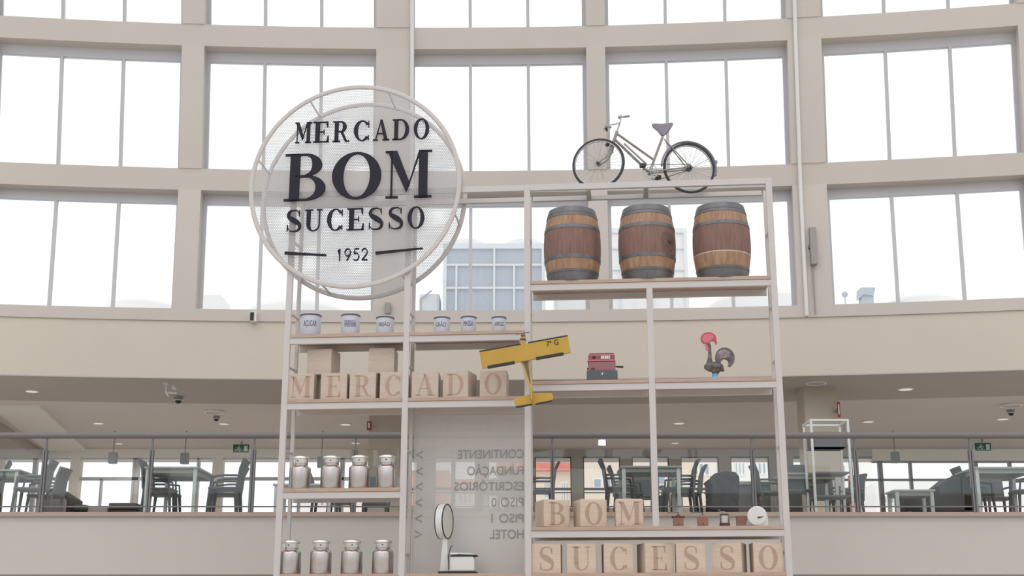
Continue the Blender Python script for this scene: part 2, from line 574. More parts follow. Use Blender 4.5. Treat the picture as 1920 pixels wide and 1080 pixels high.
wn = 0
def inner_splits(a, b):
    L = b - a
    return [a + L / 3 + 0.02, a + 2 * L / 3 + 0.01]
for ri, (z0, z1) in enumerate(rows):
    for (a0, a1), (b0, b1) in zip(pillars, pillars[1:]):
        wn += 1
        root = empty('window_%d' % wn, wp((a1 + b0) / 2, z0, 0.3), kind='structure')
        inv = Matrix.Translation(-root.location)
        f = MB()
        f.m = inv
        zt = z1 - 0.17
        wblock(f, a1, b0, zt, z1, 0.27, 0.36)      # head and blind box
        wblock(f, a1, b0, z0, z0 + 0.04, 0.27, 0.34)
        wblock(f, a1, a1 + 0.07, z0, zt, 0.27, 0.34)
        wblock(f, b0 - 0.07, b0, z0, zt, 0.27, 0.34)
        for s in inner_splits(a1, b0):
            wblock(f, s - 0.028, s + 0.028, z0, zt, 0.25, 0.34)
        f.build('window_frame', M_['alu'], root)
        g = MB()
        g.m = inv
        wblock(g, a1 + 0.07, b0 - 0.07, z0 + 0.04, zt, 0.30, 0.306)
        g.build('glass_pane', M_['wglass'], root)

# white conduits beside the broad pillars
for s, z0, z1, lab in ((-0.20, 6.95, 14.3, 'thin white conduit climbing the broad pillar behind the round sign'), (6.74, 6.95, 14.3, 'thin white conduit climbing the broad pillar beside the barrels')):
    mb = MB()
    zz = [z0 + (z1 - z0) * i / 24 for i in range(25)]
    mb.tube([wp(s, z, -0.06) for z in zz], 0.035, 8)
    o = mb.build('conduit_pipe', M_['white'], smooth=True)
    tag(o, lab, 'pipe')

# roof slab outside, upper ceiling
mb = MB()
wblock(mb, S_L, S_R, 6.55, 6.92, 0.36, 15.0)
struct(mb, 'roof', M_['roof'])
mb = MB()
wblock(mb, S_L, S_R, 5.90, 6.5, 0.0, 2.55)
struct(mb, 'ceiling_soffit', M_['soffit'])
mb = MB()
mb.box(-17, 17, 22.5, 34.0, 5.93, 6.4)
struct(mb, 'ceiling', M_['ceil'])
# slanting ceiling panel towards the far corner
mb = MB()
mb.hexa([(-10.17, 25.2, 5.88), (-9.20, 25.2, 5.88), (-10.25, 31.4, 5.88), (-11.2, 31.4, 5.88), (-10.17, 25.2, 5.93), (-9.2, 25.2, 5.93), (-10.25, 31.4, 5.93), (-11.2, 31.4, 5.93)])
struct(mb, 'trim_2', M_['ceil2'])
mb = MB()
mb.hexa([(-11.6, 26.0, 5.70), (-10.6, 26.0, 5.70), (-11.35, 31.4, 5.70), (-12.6, 31.4, 5.70), (-11.6, 26.0, 5.93), (-10.6, 26.0, 5.93), (-11.35, 31.4, 5.93), (-12.6, 31.4, 5.93)])
struct(mb, 'trim_3', M_['soffit'])

# balcony slab with pale fascia and wood ledge
BY, BZ = 19.0, 3.30
mb = MB()
mb.box(-17, 17, BY + 0.03, 34, 2.43, BZ - 0.02)
struct(mb, 'wall_balcony', M_['fascia'])
mb = MB()
mb.box(-17, 17, BY - 0.02, BY + 0.30, BZ - 0.055, BZ + 0.005)
struct(mb, 'trim_4', M_['ledge'])
mb = MB()
mb.box(-17, 17, BY + 0.31, 34, BZ - 0.02, BZ)
struct(mb, 'floor_balcony', M_['floor'])
mb = MB()
mb.box(-30, 30, -15, 60, -0.2, 0)
struct(mb, 'floor', M_['floor'])
mb = MB()
mb.box(-17, 17, 33, 33.2, 0, 2.43)
struct(mb, 'wall_ground', M_['rearwall'])
# the hall behind the viewer
mb = MB()
mb.box(-22, 22, -14.3, -14, 0, 7)
struct(mb, 'wall_entrance', M_['cream'])
for sx, nm in ((-1, 'wall_west'), (1, 'wall_east')):
    mb = MB()
    mb.box(min(sx * 22, sx * 22.3), max(sx * 22, sx * 22.3), -14, 17, 0, 8)
    struct(mb, nm, M_['cream'])
for i, x in enumerate((-14, -7, -1.5, 5, 12)):  # unseen piers, added to streak the reflections in the milk cans
    mb = MB()
    mb.box(x - 0.45, x + 0.45, -13.9, -13.2, 0, 8)
    o = mb.build('trim_%d' % (i + 5), M_['rearwall'])
    o['kind'] = 'structure'
for i, (a, b) in enumerate(((-13, -8.2), (-5.8, -2.6), (-0.3, 3.8), (6.3, 10.8))):
    mb = MB()
    mb.box(a, b, -13.98, -13.9, 0.0, 3.2)
    o = mb.build('door_%d' % (i + 1), M_['aludark'])
    o['kind'] = 'structure'

# ---- rear glazed wall of the café (openings by picture column at Y = 31.5)
RY = 31.5
def rX(px):
    return Xat(px, RY, 5.0)
def rZ(py):
    return Zat(py, RY)
def rbox(mb, p0, p1, y0, y1, d0=0.0, d1=0.25):
    mb.box(rX(p0), rX(p1), RY + d0, RY + d1, max(rZ(y1), 3.3), min(rZ(y0), 5.93))
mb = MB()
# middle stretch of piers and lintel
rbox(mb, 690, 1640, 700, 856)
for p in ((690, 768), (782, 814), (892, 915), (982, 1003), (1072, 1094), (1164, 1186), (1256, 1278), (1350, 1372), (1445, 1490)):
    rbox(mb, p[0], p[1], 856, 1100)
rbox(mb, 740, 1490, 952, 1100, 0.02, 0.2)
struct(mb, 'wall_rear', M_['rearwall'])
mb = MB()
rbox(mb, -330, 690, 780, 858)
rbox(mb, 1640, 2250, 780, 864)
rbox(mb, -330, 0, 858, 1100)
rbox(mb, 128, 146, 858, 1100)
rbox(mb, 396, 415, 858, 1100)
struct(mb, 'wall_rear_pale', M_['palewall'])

wn_openings = [(768, 782), (814, 892), (915, 982), (1003, 1072), (1094, 1164), (1186, 1256), (1278, 1350), (1372, 1445)]
for a, b in wn_openings:
    wn += 1
    root = empty('window_%d' % wn, (rX((a + b) / 2), RY, 3.5), kind='structure')
    f = MB()
    f.m = Matrix.Translation(-root.location)
    rbox(f, a, b, 855, 858, 0.05, 0.12)
    rbox(f, a, a + 2, 856, 950, 0.05, 0.12)
    rbox(f, b - 2, b, 856, 950, 0.05, 0.12)
    rbox(f, a, b, 914, 918.5, 0.05, 0.12)
    rbox(f, a, b, 922, 924, 0.05, 0.12)
    f.build('window_frame', M_['aludark'], root)
for a, b, top, bars, muls in ((146, 396, 858, (894, 900), (187, 247, 253, 368)), (415, 690, 858, (894, 900), (470, 560, 640)), (0, 128, 858, (894, 900), (60,)),
                              (1490, 1640, 856, (897, 901), (1545, 1600)), (1640, 1960, 864, (897, 901), (1655, 1712, 1835, 1900)), (1960, 2250, 864, (897, 901), (2100,))):
    wn += 1
    root = empty('window_%d' % wn, (rX((a + b) / 2), RY, 3.5), kind='structure')
    f = MB()
    f.m = Matrix.Translation(-root.location)
    rbox(f, a, b, top, top + 3, 0.05, 0.15)
    rbox(f, a, b, bars[0], bars[1], 0.05, 0.15)
    for i, m in enumerate(muls):
        wdt = 5 if i % 2 else 8
        if m == 187:
            rbox(f, m - 2, m + 2, 897, 1100, 0.05, 0.15)
        else:
            rbox(f, m - wdt / 2, m + wdt / 2, top, 1100, 0.05, 0.17)
    f.build('window_frame', M_['alu'] if a < 1000 else M_['post'], root)

# ---- pillars inside the café
for p0, p1, Y, mm, nm in ((691, 751, 25.6, 'tan', 'pillar'), (1508, 1572, 23.15, 'tan', 'pillar')):
    mb = MB()
    x0, x1 = Xat(p0, Y, 5.5), Xat(p1, Y, 5.5)
    mb.box(x0, x1, Y, Y + (x1 - x0), 3.3, 5.92)
    o = mb.build('pillar', M_[mm], bevel=0.02)
    tag(o, 'square cream stone pillar rising through the café behind the ' + ('milk cans' if p0 < 1000 else 'white tray trolley'), 'pillar')

# ---- glass railing
rail = empty('glass_railing', (0, BY, BZ), label='frameless glass balustrade with steel handrail along the balcony edge', cat='railing')
HR = 1.14
mb = MB()
mb.tube([(-16.5, 0, HR - 0.028), (16.5, 0, HR - 0.028)], 0.046, 20)
mb.build('handrail', M_['rail'], rail, smooth=True)
mb = MB()
mb.box(-16.5, 16.5, 0.0, 0.02, 0.075, 0.092)
mb.build('lower_rod', M_['rail'], rail)
postpx = [-310, -115, 82, 282, 474, 665, 850, 1036, 1223, 1412, 1606, 1823, 2020, 2215]
pxs = [Xat(p, BY, 3.9) for p in postpx]
for i, x in enumerate(pxs):
    mb = MB()
    mb.box(x - 0.03, x - 0.006, -0.02, 0.05, 0.0, 0.90)
    mb.box(x + 0.006, x + 0.03, -0.02, 0.05, 0.0, 0.90)
    mb.box(x - 0.012, x + 0.012, 0.0, 0.03, 0.0, HR - 0.03)
    mb.build('post', M_['post'], rail)
for a, b in zip(pxs, pxs[1:]):
    mb = MB()
    mb.box(a + 0.035, b - 0.035, 0.005, 0.015, 0.07, 0.91)
    mb.build('glass_panel', M_['rglass'], rail)

# ================================================================== OUTSIDE, ON THE ROOF
def roofbox(p0, p1, ytop, Y, depth):
    zt = Zat(ytop, Y)
    x0, x1 = Xat(p0, Y, 9), Xat(p1, Y, 9)
    return x0, x1, zt
RZ = 6.92
def chiller(p0, p1, ytop, Y, depth, mats, label, cols, fans, rws=(0.33, 0.66)):
    x0, x1, zt = roofbox(p0, p1, ytop, Y, depth)
    root = empty('rooftop_chiller', ((x0 + x1) / 2, Y, RZ), label=label, cat='chiller')
    h = zt - RZ
    wdt = x1 - x0
    m = MB()
    m.box(-wdt / 2, wdt / 2, 0, depth, 0.0, h - 0.02)
    m.build('casing', mats[0], root)
    m = MB()
    m.box(-wdt / 2 - 0.04, wdt / 2 + 0.04, -0.05, depth, h - 0.10, h + 0.02)
    m.box(-wdt / 2 - 0.035, -wdt / 2 + 0.05, -0.06, 0.02, 0, h - 0.1)
    m.box(wdt / 2 - 0.05, wdt / 2 + 0.035, -0.06, 0.02, 0, h - 0.1)
    vis = h * 0.52
    for k, zz in enumerate((h - 0.48, h - 1.02)):
        m.box(-wdt / 2, wdt / 2, -0.05, 0.0, zz - 0.025, zz + 0.02)
    m.box(-wdt / 2, wdt / 2, -0.05, 0.0, h - 1.62, h - 1.58)
    for q in cols:
        x = -wdt / 2 + q[0] * wdt
        m.box(x - 0.022, x + 0.022, -0.056, -0.001, 0, h - 0.1 if q[1] else h - 0.5)
    m.build('panel_frame', mats[1], root)
    for fx, fr_ in fans:
        m = MB()
        m.lathe([(fr_, 0), (fr_ * 0.97, 0.12), (fr_ * 0.86, 0.2), (fr_ * 0.84, 0.2), (fr_ * 0.2, 0.26)], 32, (-wdt / 2 + fx * wdt, fr_ + 0.1, h))
        m.build('fan_shroud', mats[1], root, smooth=True)
    return root
chiller(833, 1020, 459, 28.5, 2.2, (M_['chill'], M_['chillframe']), 'grey-blue gridded rooftop chiller with twin fan shrouds beyond the glass', [(0.12, 0), (0.50, 1), (0.70, 0)], [(0.20, 0.5), (0.80, 0.5)])
chiller(1042, 1290, 430, 30.5, 2.2, (M_['cylwhite'], M_['chillframe']), 'pale louvred rooftop unit half hidden by the barrels', [(0.25, 1), (0.5, 0), (0.75, 1)], [(0.3, 0.55), (0.8, 0.55)])
# pale pipework beside the chiller
root = empty('air_handler', (Xat(805, 29, 9), 29, RZ), label='small pale air handler with ducts beside the gridded chiller', cat='air handler')
m = MB()
m.box(-0.28, 0.28, 0, 0.8, 0, 1.75)
m.build('casing', M_['cylwhite'], root, bevel=0.02)
m = MB()
m.box(-0.33, 0.33, -0.15, 0.0, 1.15, 1.45)
m.build('duct', M_['chillframe'], root, bevel=0.02)
m = MB()
m.box(-0.24, 0.24, -0.02, 0.7, 1.78, 2.25)
m.build('cowl', M_['chillframe'], root, bevel=0.06)
m = MB()
m.tube([(-0.2, -0.05, 0), (-0.2, -0.05, 2.1), (0.05, -0.05, 2.3)], 0.02, 6)
m.build('pipe', M_['alu'], root)
def dome(p0, p1, ytop, Y, label):
    x0, x1, zt = roofbox(p0, p1, ytop, Y, 1)
    r = (x1 - x0) / 2
    root = empty('roof_skylight', ((x0 + x1) / 2, Y, RZ), label=label, cat='skylight', group='domed skylights on the roof')
    m = MB()
    kb = zt - RZ - r * 0.28
    m.lathe([(r * 1.02, 0), (r * 1.02, kb)], 32)
    m.build('kerb', M_['cylwhite'], root, smooth=True)
    m = MB()
    m.lathe([(r * math.cos(a * PI / 16), kb + r * 0.28 * math.sin(a * PI / 16)) for a in range(0, 8)] + [(0.01, kb + r * 0.28)], 32)
    m.build('glazed_dome', M_['facadewhite'], root, smooth=True)
dome(195, 330, 562, 31.5, 'pale domed skylight beyond the window at the conduit-free end pane')
dome(462, 650, 566, 32.0, 'pale domed skylight beyond the glass under the round sign')
dome(1665, 1800, 553, 31.0, 'pale domed skylight beyond the pane next to the loudspeaker pillar')
dome(1330, 1560, 548, 33.0, 'pale domed skylight low behind the barrel shelf')
# small roof objects
x = Xat(403, 30, 9)
m = MB()
zt = Zat(553, 30) - RZ
m.hexa([(-0.3, 0, 0), (0.4, 0, 0), (0.4, 1, 0), (-0.3, 1, 0), (-0.3, 0, zt), (0.12, 0, zt), (0.12, 1, zt), (-0.3, 1, zt)])
o = m.build('roof_hatch', M_['cylwhite'])
o.location = (x, 30, RZ)
tag(o, 'pale wedge-shaped roof hatch seen through the window beside the round sign', 'roof hatch')
root = empty('roof_cowl', (Xat(1628, 30, 9), 30, RZ), label='blue-grey hooded vent cowl on the roof', cat='vent')
zt = Zat(540, 30) - RZ
m = MB()
m.box(-0.13, 0.15, 0, 0.3, 0, zt - 0.15)
m.build('stack', M_['chill'], root)
m = MB()
m.prism([(-0.17, zt - 0.24), (-0.10, zt - 0.16), (0.14, zt - 0.2), (0.2, zt), (-0.15, zt)], -0.05, 0.35)
m.build('hood', M_['chill'], root)
root = empty('roof_beacon', (Xat(1586, 30, 9), 30, RZ), label='small round-headed mast on the roof beside the vent cowl', cat='mast')
zt = Zat(552, 30) - RZ
m = MB()
m.tube([(0, 0, 0), (0, 0, zt)], 0.015, 6)
m.build('mast', M_['chill'], root)
m = MB()
m.ball((0, 0, zt), 0.075)
m.build('round_head', M_['chill'], root, smooth=True)

# ================================================================== BUILDINGS ACROSS THE STREET
def facade(p0, p1, ytop, Y, wallm, wins, label, roof=None, slope=0.0):
    x0, x1 = Xat(p0, Y, 8), Xat(p1, Y, 8)
    zt = Zat(ytop, Y)
    root = empty('street_building', ((x0 + x1) / 2, Y, 0), label=label, cat='building', group='buildings across the street')
    hw = (x1 - x0) / 2
    m = MB()
    m.hexa([(-hw, 0, 0), (hw, 0, 0), (hw, 3, 0), (-hw, 3, 0), (-hw, 0, zt), (hw, 0, zt + slope), (hw, 3, zt + slope), (-hw, 3, zt)])
    m.build('wall', wallm, root)
    if roof:
        rt = Zat(roof, Y) - zt
        m = MB()
        m.hexa([(-hw - .3, -0.5, zt), (hw + .3, -0.5, zt + slope), (hw + .3, 3, zt + slope), (-hw - .3, 3, zt), (-hw - .3, 1.2, zt + rt), (hw + .3, 1.2, zt + slope + rt), (hw + .3, 2, zt + slope + rt), (-hw - .3, 2, zt + rt)])
        m.build('tiled_roof', M_['tile'], root)
    cx = (x0 + x1) / 2
    for a, b, ya, yb in wins:
        m = MB()
        wx0, wx1 = Xat(a, Y, 8) - cx, Xat(b, Y, 8) - cx
        wz0, wz1 = Zat(yb, Y), Zat(ya, Y)
        m.box(wx0, wx1, -0.06, 0.0, wz0, wz1)
        f = m.build('window', M_['facadewhite'], root)
        g = MB()
        n = 3
        for k in range(n):
            dx = (wx1 - wx0) / n
            g.box(wx0 + dx * k + 0.08, wx0 + dx * (k + 1) - 0.08, -0.1, -0.06, wz0 + 0.08, wz1 - 0.08)
        g.build('pane', M_['paneblue'], f)
    return root
facade(752, 842, 882, 55, M_['facadepink'], [(758, 770, 905, 935)], 'terracotta-coloured house behind the grey directory panel')
facade(848, 932, 908, 63, M_['facadewhite'], [(860, 885, 925, 945)], 'low white house with red tiled roof behind the directory panel', roof=893)
facade(940, 1086, 884, 72, M_['facade'], [(1020, 1032, 900, 935), (1052, 1066, 903, 940)], 'beige house with red tiled roof behind the BOM blocks', roof=862)
facade(1090, 1270, 850, 66, M_['facade'], [(1112, 1165, 896, 916), (1195, 1250, 882, 910)], 'beige building with long window band beyond the central café table', slope=1.4)
facade(1275, 1345, 845, 74, M_['facade'], [(1302, 1334, 868, 892)], 'beige building with one wide shaded window beyond the draped jacket')
facade(1352, 1640, 850, 67, M_['facadewhite'], [(1380, 1400, 866, 892), (1415, 1440, 866, 890), (1480, 1520, 870, 900), (1550, 1590, 870, 900)], 'pale building with several windows behind the white tray trolley')
facade(1642, 1980, 905, 64, M_['facadewhite'], [(1650, 1690, 928, 945), (1700, 1760, 925, 945)], 'low pale building glimpsed beneath the dark bench seats', slope=0.6)
facade(555, 690, 930, 60, M_['facadewhite'], [(590, 620, 938, 950)], 'low white building glimpsed between the milk cans')

# ================================================================== SHELVING UNIT
unit = empty('shelving_unit', W(0, 0, 0), -A, 'tall white steel shelving unit with pine shelf boards', 'shelving')
DEP = 0.51
PW = 0.075
ZTOP = 6.98
def member(name, x0, x1, y0, y1, z0, z1, m='steel', bev=0.004):
    mb = MB()
    mb.box(x0, x1, y0, y1, z0, z1)
    return mb.build(name, M_[m], unit, bevel=bev)
UL, UM1, UC, UM2, UR = -2.945, -1.475, -0.005, 1.465, 2.945
for x in (UL, UM1, UC, UR):
    for y0 in (0.0, DEP - 0.045):
        wv = PW if y0 == 0 else 0.045
        member('upright', x - wv / 2, x + wv / 2, y0, y0 + (0.05 if y0 == 0 else 0.045), 0, ZTOP)
for zz0, zz1 in ((2.80, 5.63),):
    member('upright', UM2 - PW / 2, UM2 + PW / 2, 0.0, 0.05, 2.80, 5.63)
    member('upright', UM2 - 0.0225, UM2 + 0.0225, DEP - 0.045, DEP, 2.80, 5.63)
# side braces joining front and rear uprights
for x in (UL, UM1, UC, UR):
    for z in (1.2, 2.5, 3.72, 4.75, 5.42, 6.35):
        mb = MB()
        mb.tube([(x, 0.05, z), (x, DEP - 0.03, z + 0.03)], 0.016, 6)
        mb.build('side_brace', M_['steel'], unit)
# top bars
def bay_top(x0, x1):
    member('front_beam', x0, x1, 0.0, 0.05, 6.905, 6.98)
    member('rear_beam', x0, x1, DEP - 0.045, DEP, 6.92, 6.98)
bay_top(UL + PW / 2, UM1 - PW / 2)
bay_top(UM1 + PW / 2, UC - PW / 2)
bay_top(UC + PW / 2, UR - PW / 2)
member('cross_beam', 1.43, 1.49, 0.05, DEP - 0.045, 6.92, 6.98)
member('cross_beam', 0.72, 0.78, 0.05, DEP - 0.045, 6.90, 6.965)
# shelves: (x0, x1, z of board top, board thickness, steel thickness)
def shelf(x0, x1, z, bt=0.042, st=0.078):
    member('shelf_board', x0, x1, -0.012, DEP, z - bt, z, 'board', 0.003)
    member('front_beam', x0, x1, 0.0, 0.045, z - bt - st, z - bt - 0.001)
    member('rear_beam', x0, x1, DEP - 0.045, DEP, z - bt - st, z - bt - 0.001)
L1, L2 = (UL + PW / 2, UM1 - PW / 2), (UM1 + PW / 2, UC - PW / 2)
R1, R2 = (UC + PW / 2, UM2 - PW / 2), (UM2 + PW / 2, UR - PW / 2)
RW = (UC + PW / 2, UR - PW / 2)
ZB, ZC, ZM, ZR, ZK, ZBO, ZS = 5.745, 5.138, 4.335, 4.512, 3.27, 2.80, 2.28
for b in (L1, L2):
    shelf(*b, ZC)
    shelf(*b, ZM)
shelf(*L1, ZK)
shelf(*L1, ZS)
shelf(*L2, ZS)
shelf(*RW, ZB)
for b in (R1, R2):
    shelf(*b, ZR)
shelf(*RW, ZBO)
shelf(*RW, ZS)
for b in (L1, L2, RW):
    shelf(*b, 1.2)
    shelf(*b, 0.2)

def place(name, px, v, z, label, cat, group=None, rz=0.0):
    return empty(name, W(u_at(px, v, z), v, z), -A + rz, label, cat, group)

# ---- directory panel in the bay below the CADO blocks
dx0, dx1 = UM1 + 0.03, UC - 0.03
dp = empty('directory_panel', W((dx0 + dx1) / 2, DEP + 0.02, 2.28), -A, 'translucent grey perforated directory panel with reversed lettering', 'sign panel')
hw = (dx1 - dx0) / 2
mb = MB()
mb.box(-hw, hw, 0, 0.006, 0.02, 1.93)
mb.build('perforated_sheet', M_['mesh2'], dp)
vd = DEP + 0.02
zof = lambda py: CZ + (lambda r: r[2] * ((OX * sA + OY * cA + vd) / (r[0] * sA + r[1] * cA)))(ray(880, py)) - 2.28
lines = [('CONTINENTE', 860, 858, '<'), ('FUNDAÇÃO', 891, 877, '<'), ('ESCRITÓRIOS', 920, 853, '<'), ('PISO 0', 950, 923, '<'), ('PISO 1', 980, 923, '<'), ('HOTEL', 1010, 920, '>')]
for s, py, pxl, ar in lines:
    wv = (u_at(983, vd, 3) - u_at(pxl, vd, 3))
    o = text_part(s, 0.150, 0.004, 'direction_lettering', M_['signtext'], dp, (u_at(983, vd, 3) - (dx0 + dx1) / 2, -0.006, zof(py)), mirror=True, align='LEFT')
    ww = o.dimensions.x
    xs = [v.co.x for v in o.data.vertices]
    k = wv / (max(xs) - min(xs))
    o.data.transform(Matrix.Diagonal((k, 1, 1, 1)))
    zc = zof(py) + 0.055
    xa = u_at(785, vd, 3) - (dx0 + dx1) / 2
    m = MB()
    sg = 1 if ar == '<' else -1
    m.prism(stroke([(xa + 0.04 * sg, zc + 0.04), (xa - 0.04 * sg, zc), (xa + 0.04 * sg, zc - 0.04)], [0.012] * 3), -0.008, -0.004)
    m.build('arrow', M_['signtext'], dp)

# ---- round sign
SC = W(-2.165, -0.03, 7.035)
sg = empty('round_sign', SC, -A, 'round white perforated drum sign with black lettering MERCADO BOM SUCESSO 1952', 'sign')
SR = 1.345
for v in (0.0, DEP + 0.06):
    m = MB()
    m.loop((0, v, 0), (1, 0, 0), (0, 0, 1), SR - 0.028, (0.030, 0.022), 96, 8)
    m.build('ring', M_['steel'], sg, smooth=True)
    m = MB()
    m.prism([((SR - 0.04) * math.cos(2 * PI * i / 96), (SR - 0.04) * math.sin(2 * PI * i / 96)) for i in range(96)], v - 0.002, v + 0.002)
    m.build('perforated_disc', M_['mesh'], sg)
for i in range(8):
    a = 2 * PI * (i + 0.62) / 8
    m = MB()
    m.tube([((SR - 0.03) * math.cos(a), 0, (SR - 0.03) * math.sin(a)), ((SR - 0.03) * math.cos(a), DEP + 0.06, (SR - 0.03) * math.sin(a))], 0.013, 6)
    m.build('spacer_bar', M_['steel'], sg)
def sgx(px):
    return u_at(px, -0.05, 7) + 2.165
def sgz(py):
    r = ray(672, py)
    v = -0.05
    return CZ + r[2] * ((OX * sA + OY * cA + v) / (r[0] * sA + r[1] * cA)) - 7.035
def word(s, pl, pr, pt, pb, gap):
    z0, z1 = sgz(pb), sgz(pt)
    h = z1 - z0
    x0, x1 = sgx(pl), sgx(pr)
    tot = sum(GL[c][0] for c in s) + gap * (len(s) - 1)
    ws = (x1 - x0) / (tot * h)
    x = x0
    for ch in s:
        glyph(ch, x, z0, h, ws, -0.045, -0.015, 'letter', M_['letter'], sg)
        x += (GL[ch][0] + gap) * h * ws
def set_letters(rows_, pt, pb):
    z0, h = sgz(pb), sgz(pt) - sgz(pb)
    for ch, p0, p1 in rows_:
        x0, x1 = sgx(p0), sgx(p1)
        xs_ = [q[0] for o_ in GL[ch][1] for q in o_]
        lo_, hi_ = min(xs_), max(xs_)
        ws = (x1 - x0) / ((hi_ - lo_) * h)
        glyph(ch, x0 - lo_ * h * ws, z0, h, ws, -0.045, -0.015, 'letter', M_['letter'], sg)
set_letters([('M', 549, 580), ('E', 583.5, 613), ('R', 620.5, 652.5), ('C', 660.5, 689), ('A', 697, 728), ('D', 733.5, 765), ('O', 774, 803)], 227, 265)
set_letters([('B', 533.5, 610.5), ('O', 622.5, 714.5), ('M', 722, 809.5)], 286, 374)
set_letters([('S', 541, 568), ('U', 574, 607), ('C', 616, 644.5), ('E', 652.5, 684.5), ('S', 693.5, 720.5), ('S', 730.5, 757.5), ('O', 766, 797)], 391, 432)
zb_, zt_ = sgz(489), sgz(466)
x0 = sgx(634)
dx = (sgx(696) - x0) / 4
def arc(cx, cz, rx, rz, a0, a1, n=16):
    return [(cx + rx * math.cos(math.radians(a0 + (a1 - a0) * i / n)), cz + rz * math.sin(math.radians(a0 + (a1 - a0) * i / n))) for i in range(n + 1)]
DG = {'1': [[(0.22, 0.80), (0.42, 0.97), (0.42, 0.0)]],
      '9': [arc(0.38, 0.68, 0.27, 0.29, 0, 180), arc(0.38, 0.68, 0.27, 0.29, 180, 360), [(0.655, 0.66), (0.60, 0.48), (0.28, 0.0)]],
      '5': [[(0.66, 0.96), (0.26, 0.96), (0.18, 0.56)], [(0.18, 0.56)] + arc(0.36, 0.32, 0.31, 0.30, 110, -140)],
      '2': [arc(0.38, 0.69, 0.27, 0.27, 170, -30) + [(0.52, 0.42), (0.12, 0.04)], [(0.12, 0.04), (0.70, 0.04)]]}
dh = zt_ - zb_
for i, ch in enumerate('1952'):
    m = MB()
    for q in DG[ch]:
        m.prism([(x0 + dx * i + x * dh * 0.80, zb_ + z * dh) for x, z in stroke(q, [0.085] * len(q))], -0.045, -0.015)
    m.build('digit', M_['letter'], sg)
for (a, ya, b, yb, w0, w1) in ((540, 471.5, 617, 477.5, 0.034, 0.02), (708, 476, 795, 469, 0.034, 0.018)):
    m = MB()
    m.prism(stroke([(sgx(a), sgz(ya)), (sgx(b), sgz(yb))], [w0, w1]), -0.045, -0.015)
    m.build('ornament_bar', M_['letter'], sg)

# ================================================================== BARRELS
def barrel(px, label, stain_all, hoop_missing, rz):
    root = place('wine_barrel', px, 0.262, ZB, label, 'barrel', None, rz)
    H, rm, re = 0.94, 0.352, 0.285
    def rad(z):
        q = (z / H - 0.5) * 2
        return re + (rm - re) * (1 - abs(q) ** 2.1)
    def band(z0, z1, off, n=8):
        return [(rad(z0 + (z1 - z0) * i / n) + off, z0 + (z1 - z0) * i / n) for i in range(n + 1)]
    m = MB()
    m.lathe([(re - 0.03, 0.035)] + band(0.0, H, 0, 24) + [(re - 0.03, H - 0.0), (re - 0.03, H - 0.035)], 48)
    m.build('staves', M_['stave'], root, smooth=True)
    m = MB()
    zr0, zr1 = 0.30, 0.66
    m.lathe(band(zr0, zr1, 0.0015, 10), 48)
    m.build('stained_middle', M_['stavered'], root, smooth=True)
    hoops = [(0.0, 0.10), (0.105, 0.135), (0.268, 0.312), (0.652, 0.696), (0.825, 0.86), (0.865, 0.94)]
    if hoop_missing:
        hoops.pop(2)
    for a, b in hoops:
        m = MB()
        m.lathe(band(a, b, 0.006, 3), 48)
        m.build('hoop', M_['hoop'], root, smooth=True)
    m = MB()
    m.lathe([(0.028, 0), (0.028, 0.02), (0.018, 0.03)], 16)
    m.v = [Matrix.Translation((0, -(rm - 0.004), 0.47)) @ Matrix.Rotation(PI / 2, 4, 'X') @ p for p in m.v]
    b = m.build('bung', M_['milldark'], root, smooth=True)
    a = {0: -2.2, 1: 0.55, 2: 1.45}[stain_all]
    mm = Matrix.Rotation(a, 4, 'Z')
    b.data.transform(mm)
    if stain_all == 1:      # dark spill around the bung
        m = MB()
        vv, ff, nn = [], [], 20
        for k in range(5):
            for i in range(nn):
                q = 2 * PI * i / nn
                rr = (0.03 + 0.023 * k) * (1 + 0.12 * math.sin(3 * q + 1))
                zz, aa = 0.455 + rr * 1.1 * math.sin(q), rr * math.cos(q) / rm - 0.02
                R2 = rad(zz) + 0.0025
                vv.append((R2 * math.sin(aa), -R2 * math.cos(aa), zz))
        for k in range(4):
            for i in range(nn):
                j = (i + 1) % nn
                ff.append((k * nn + i, k * nn + j, (k + 1) * nn + j, (k + 1) * nn + i))
        m.add(vv, ff)
        m.m = Matrix.Identity(4)
        st_ = m.build('bung_stain', M_['spill'], root, smooth=True)
        st_.data.transform(mm)
        st_['label'] = 'dark wine spill around the bung'
    return root
barrel(1074, 'oak barrel standing against the central upright on the barrel shelf', 0, False, 0)
barrel(1215, 'middle oak barrel with dark bung showing on its side', 1, False, 0.3)
barrel(1356, 'oak barrel missing its lower narrow hoop, showing a pale worn line', 2, True, 0.7)
# pale worn line where the hoop was
bo = [o for o in bpy.data.objects if o.name.startswith('wine_barrel')][-1]
m = MB()
def _rad(z):
    q = (z / 0.94 - 0.5) * 2
    return 0.285 + 0.067 * (1 - abs(q) ** 2.1)
m.lathe([(_rad(0.298) + 0.002, 0.298), (_rad(0.312) + 0.002, 0.312)], 48)
m.build('worn_line', M_['block'], bo, smooth=True)['label'] = 'pale scraped line left by a lost hoop'

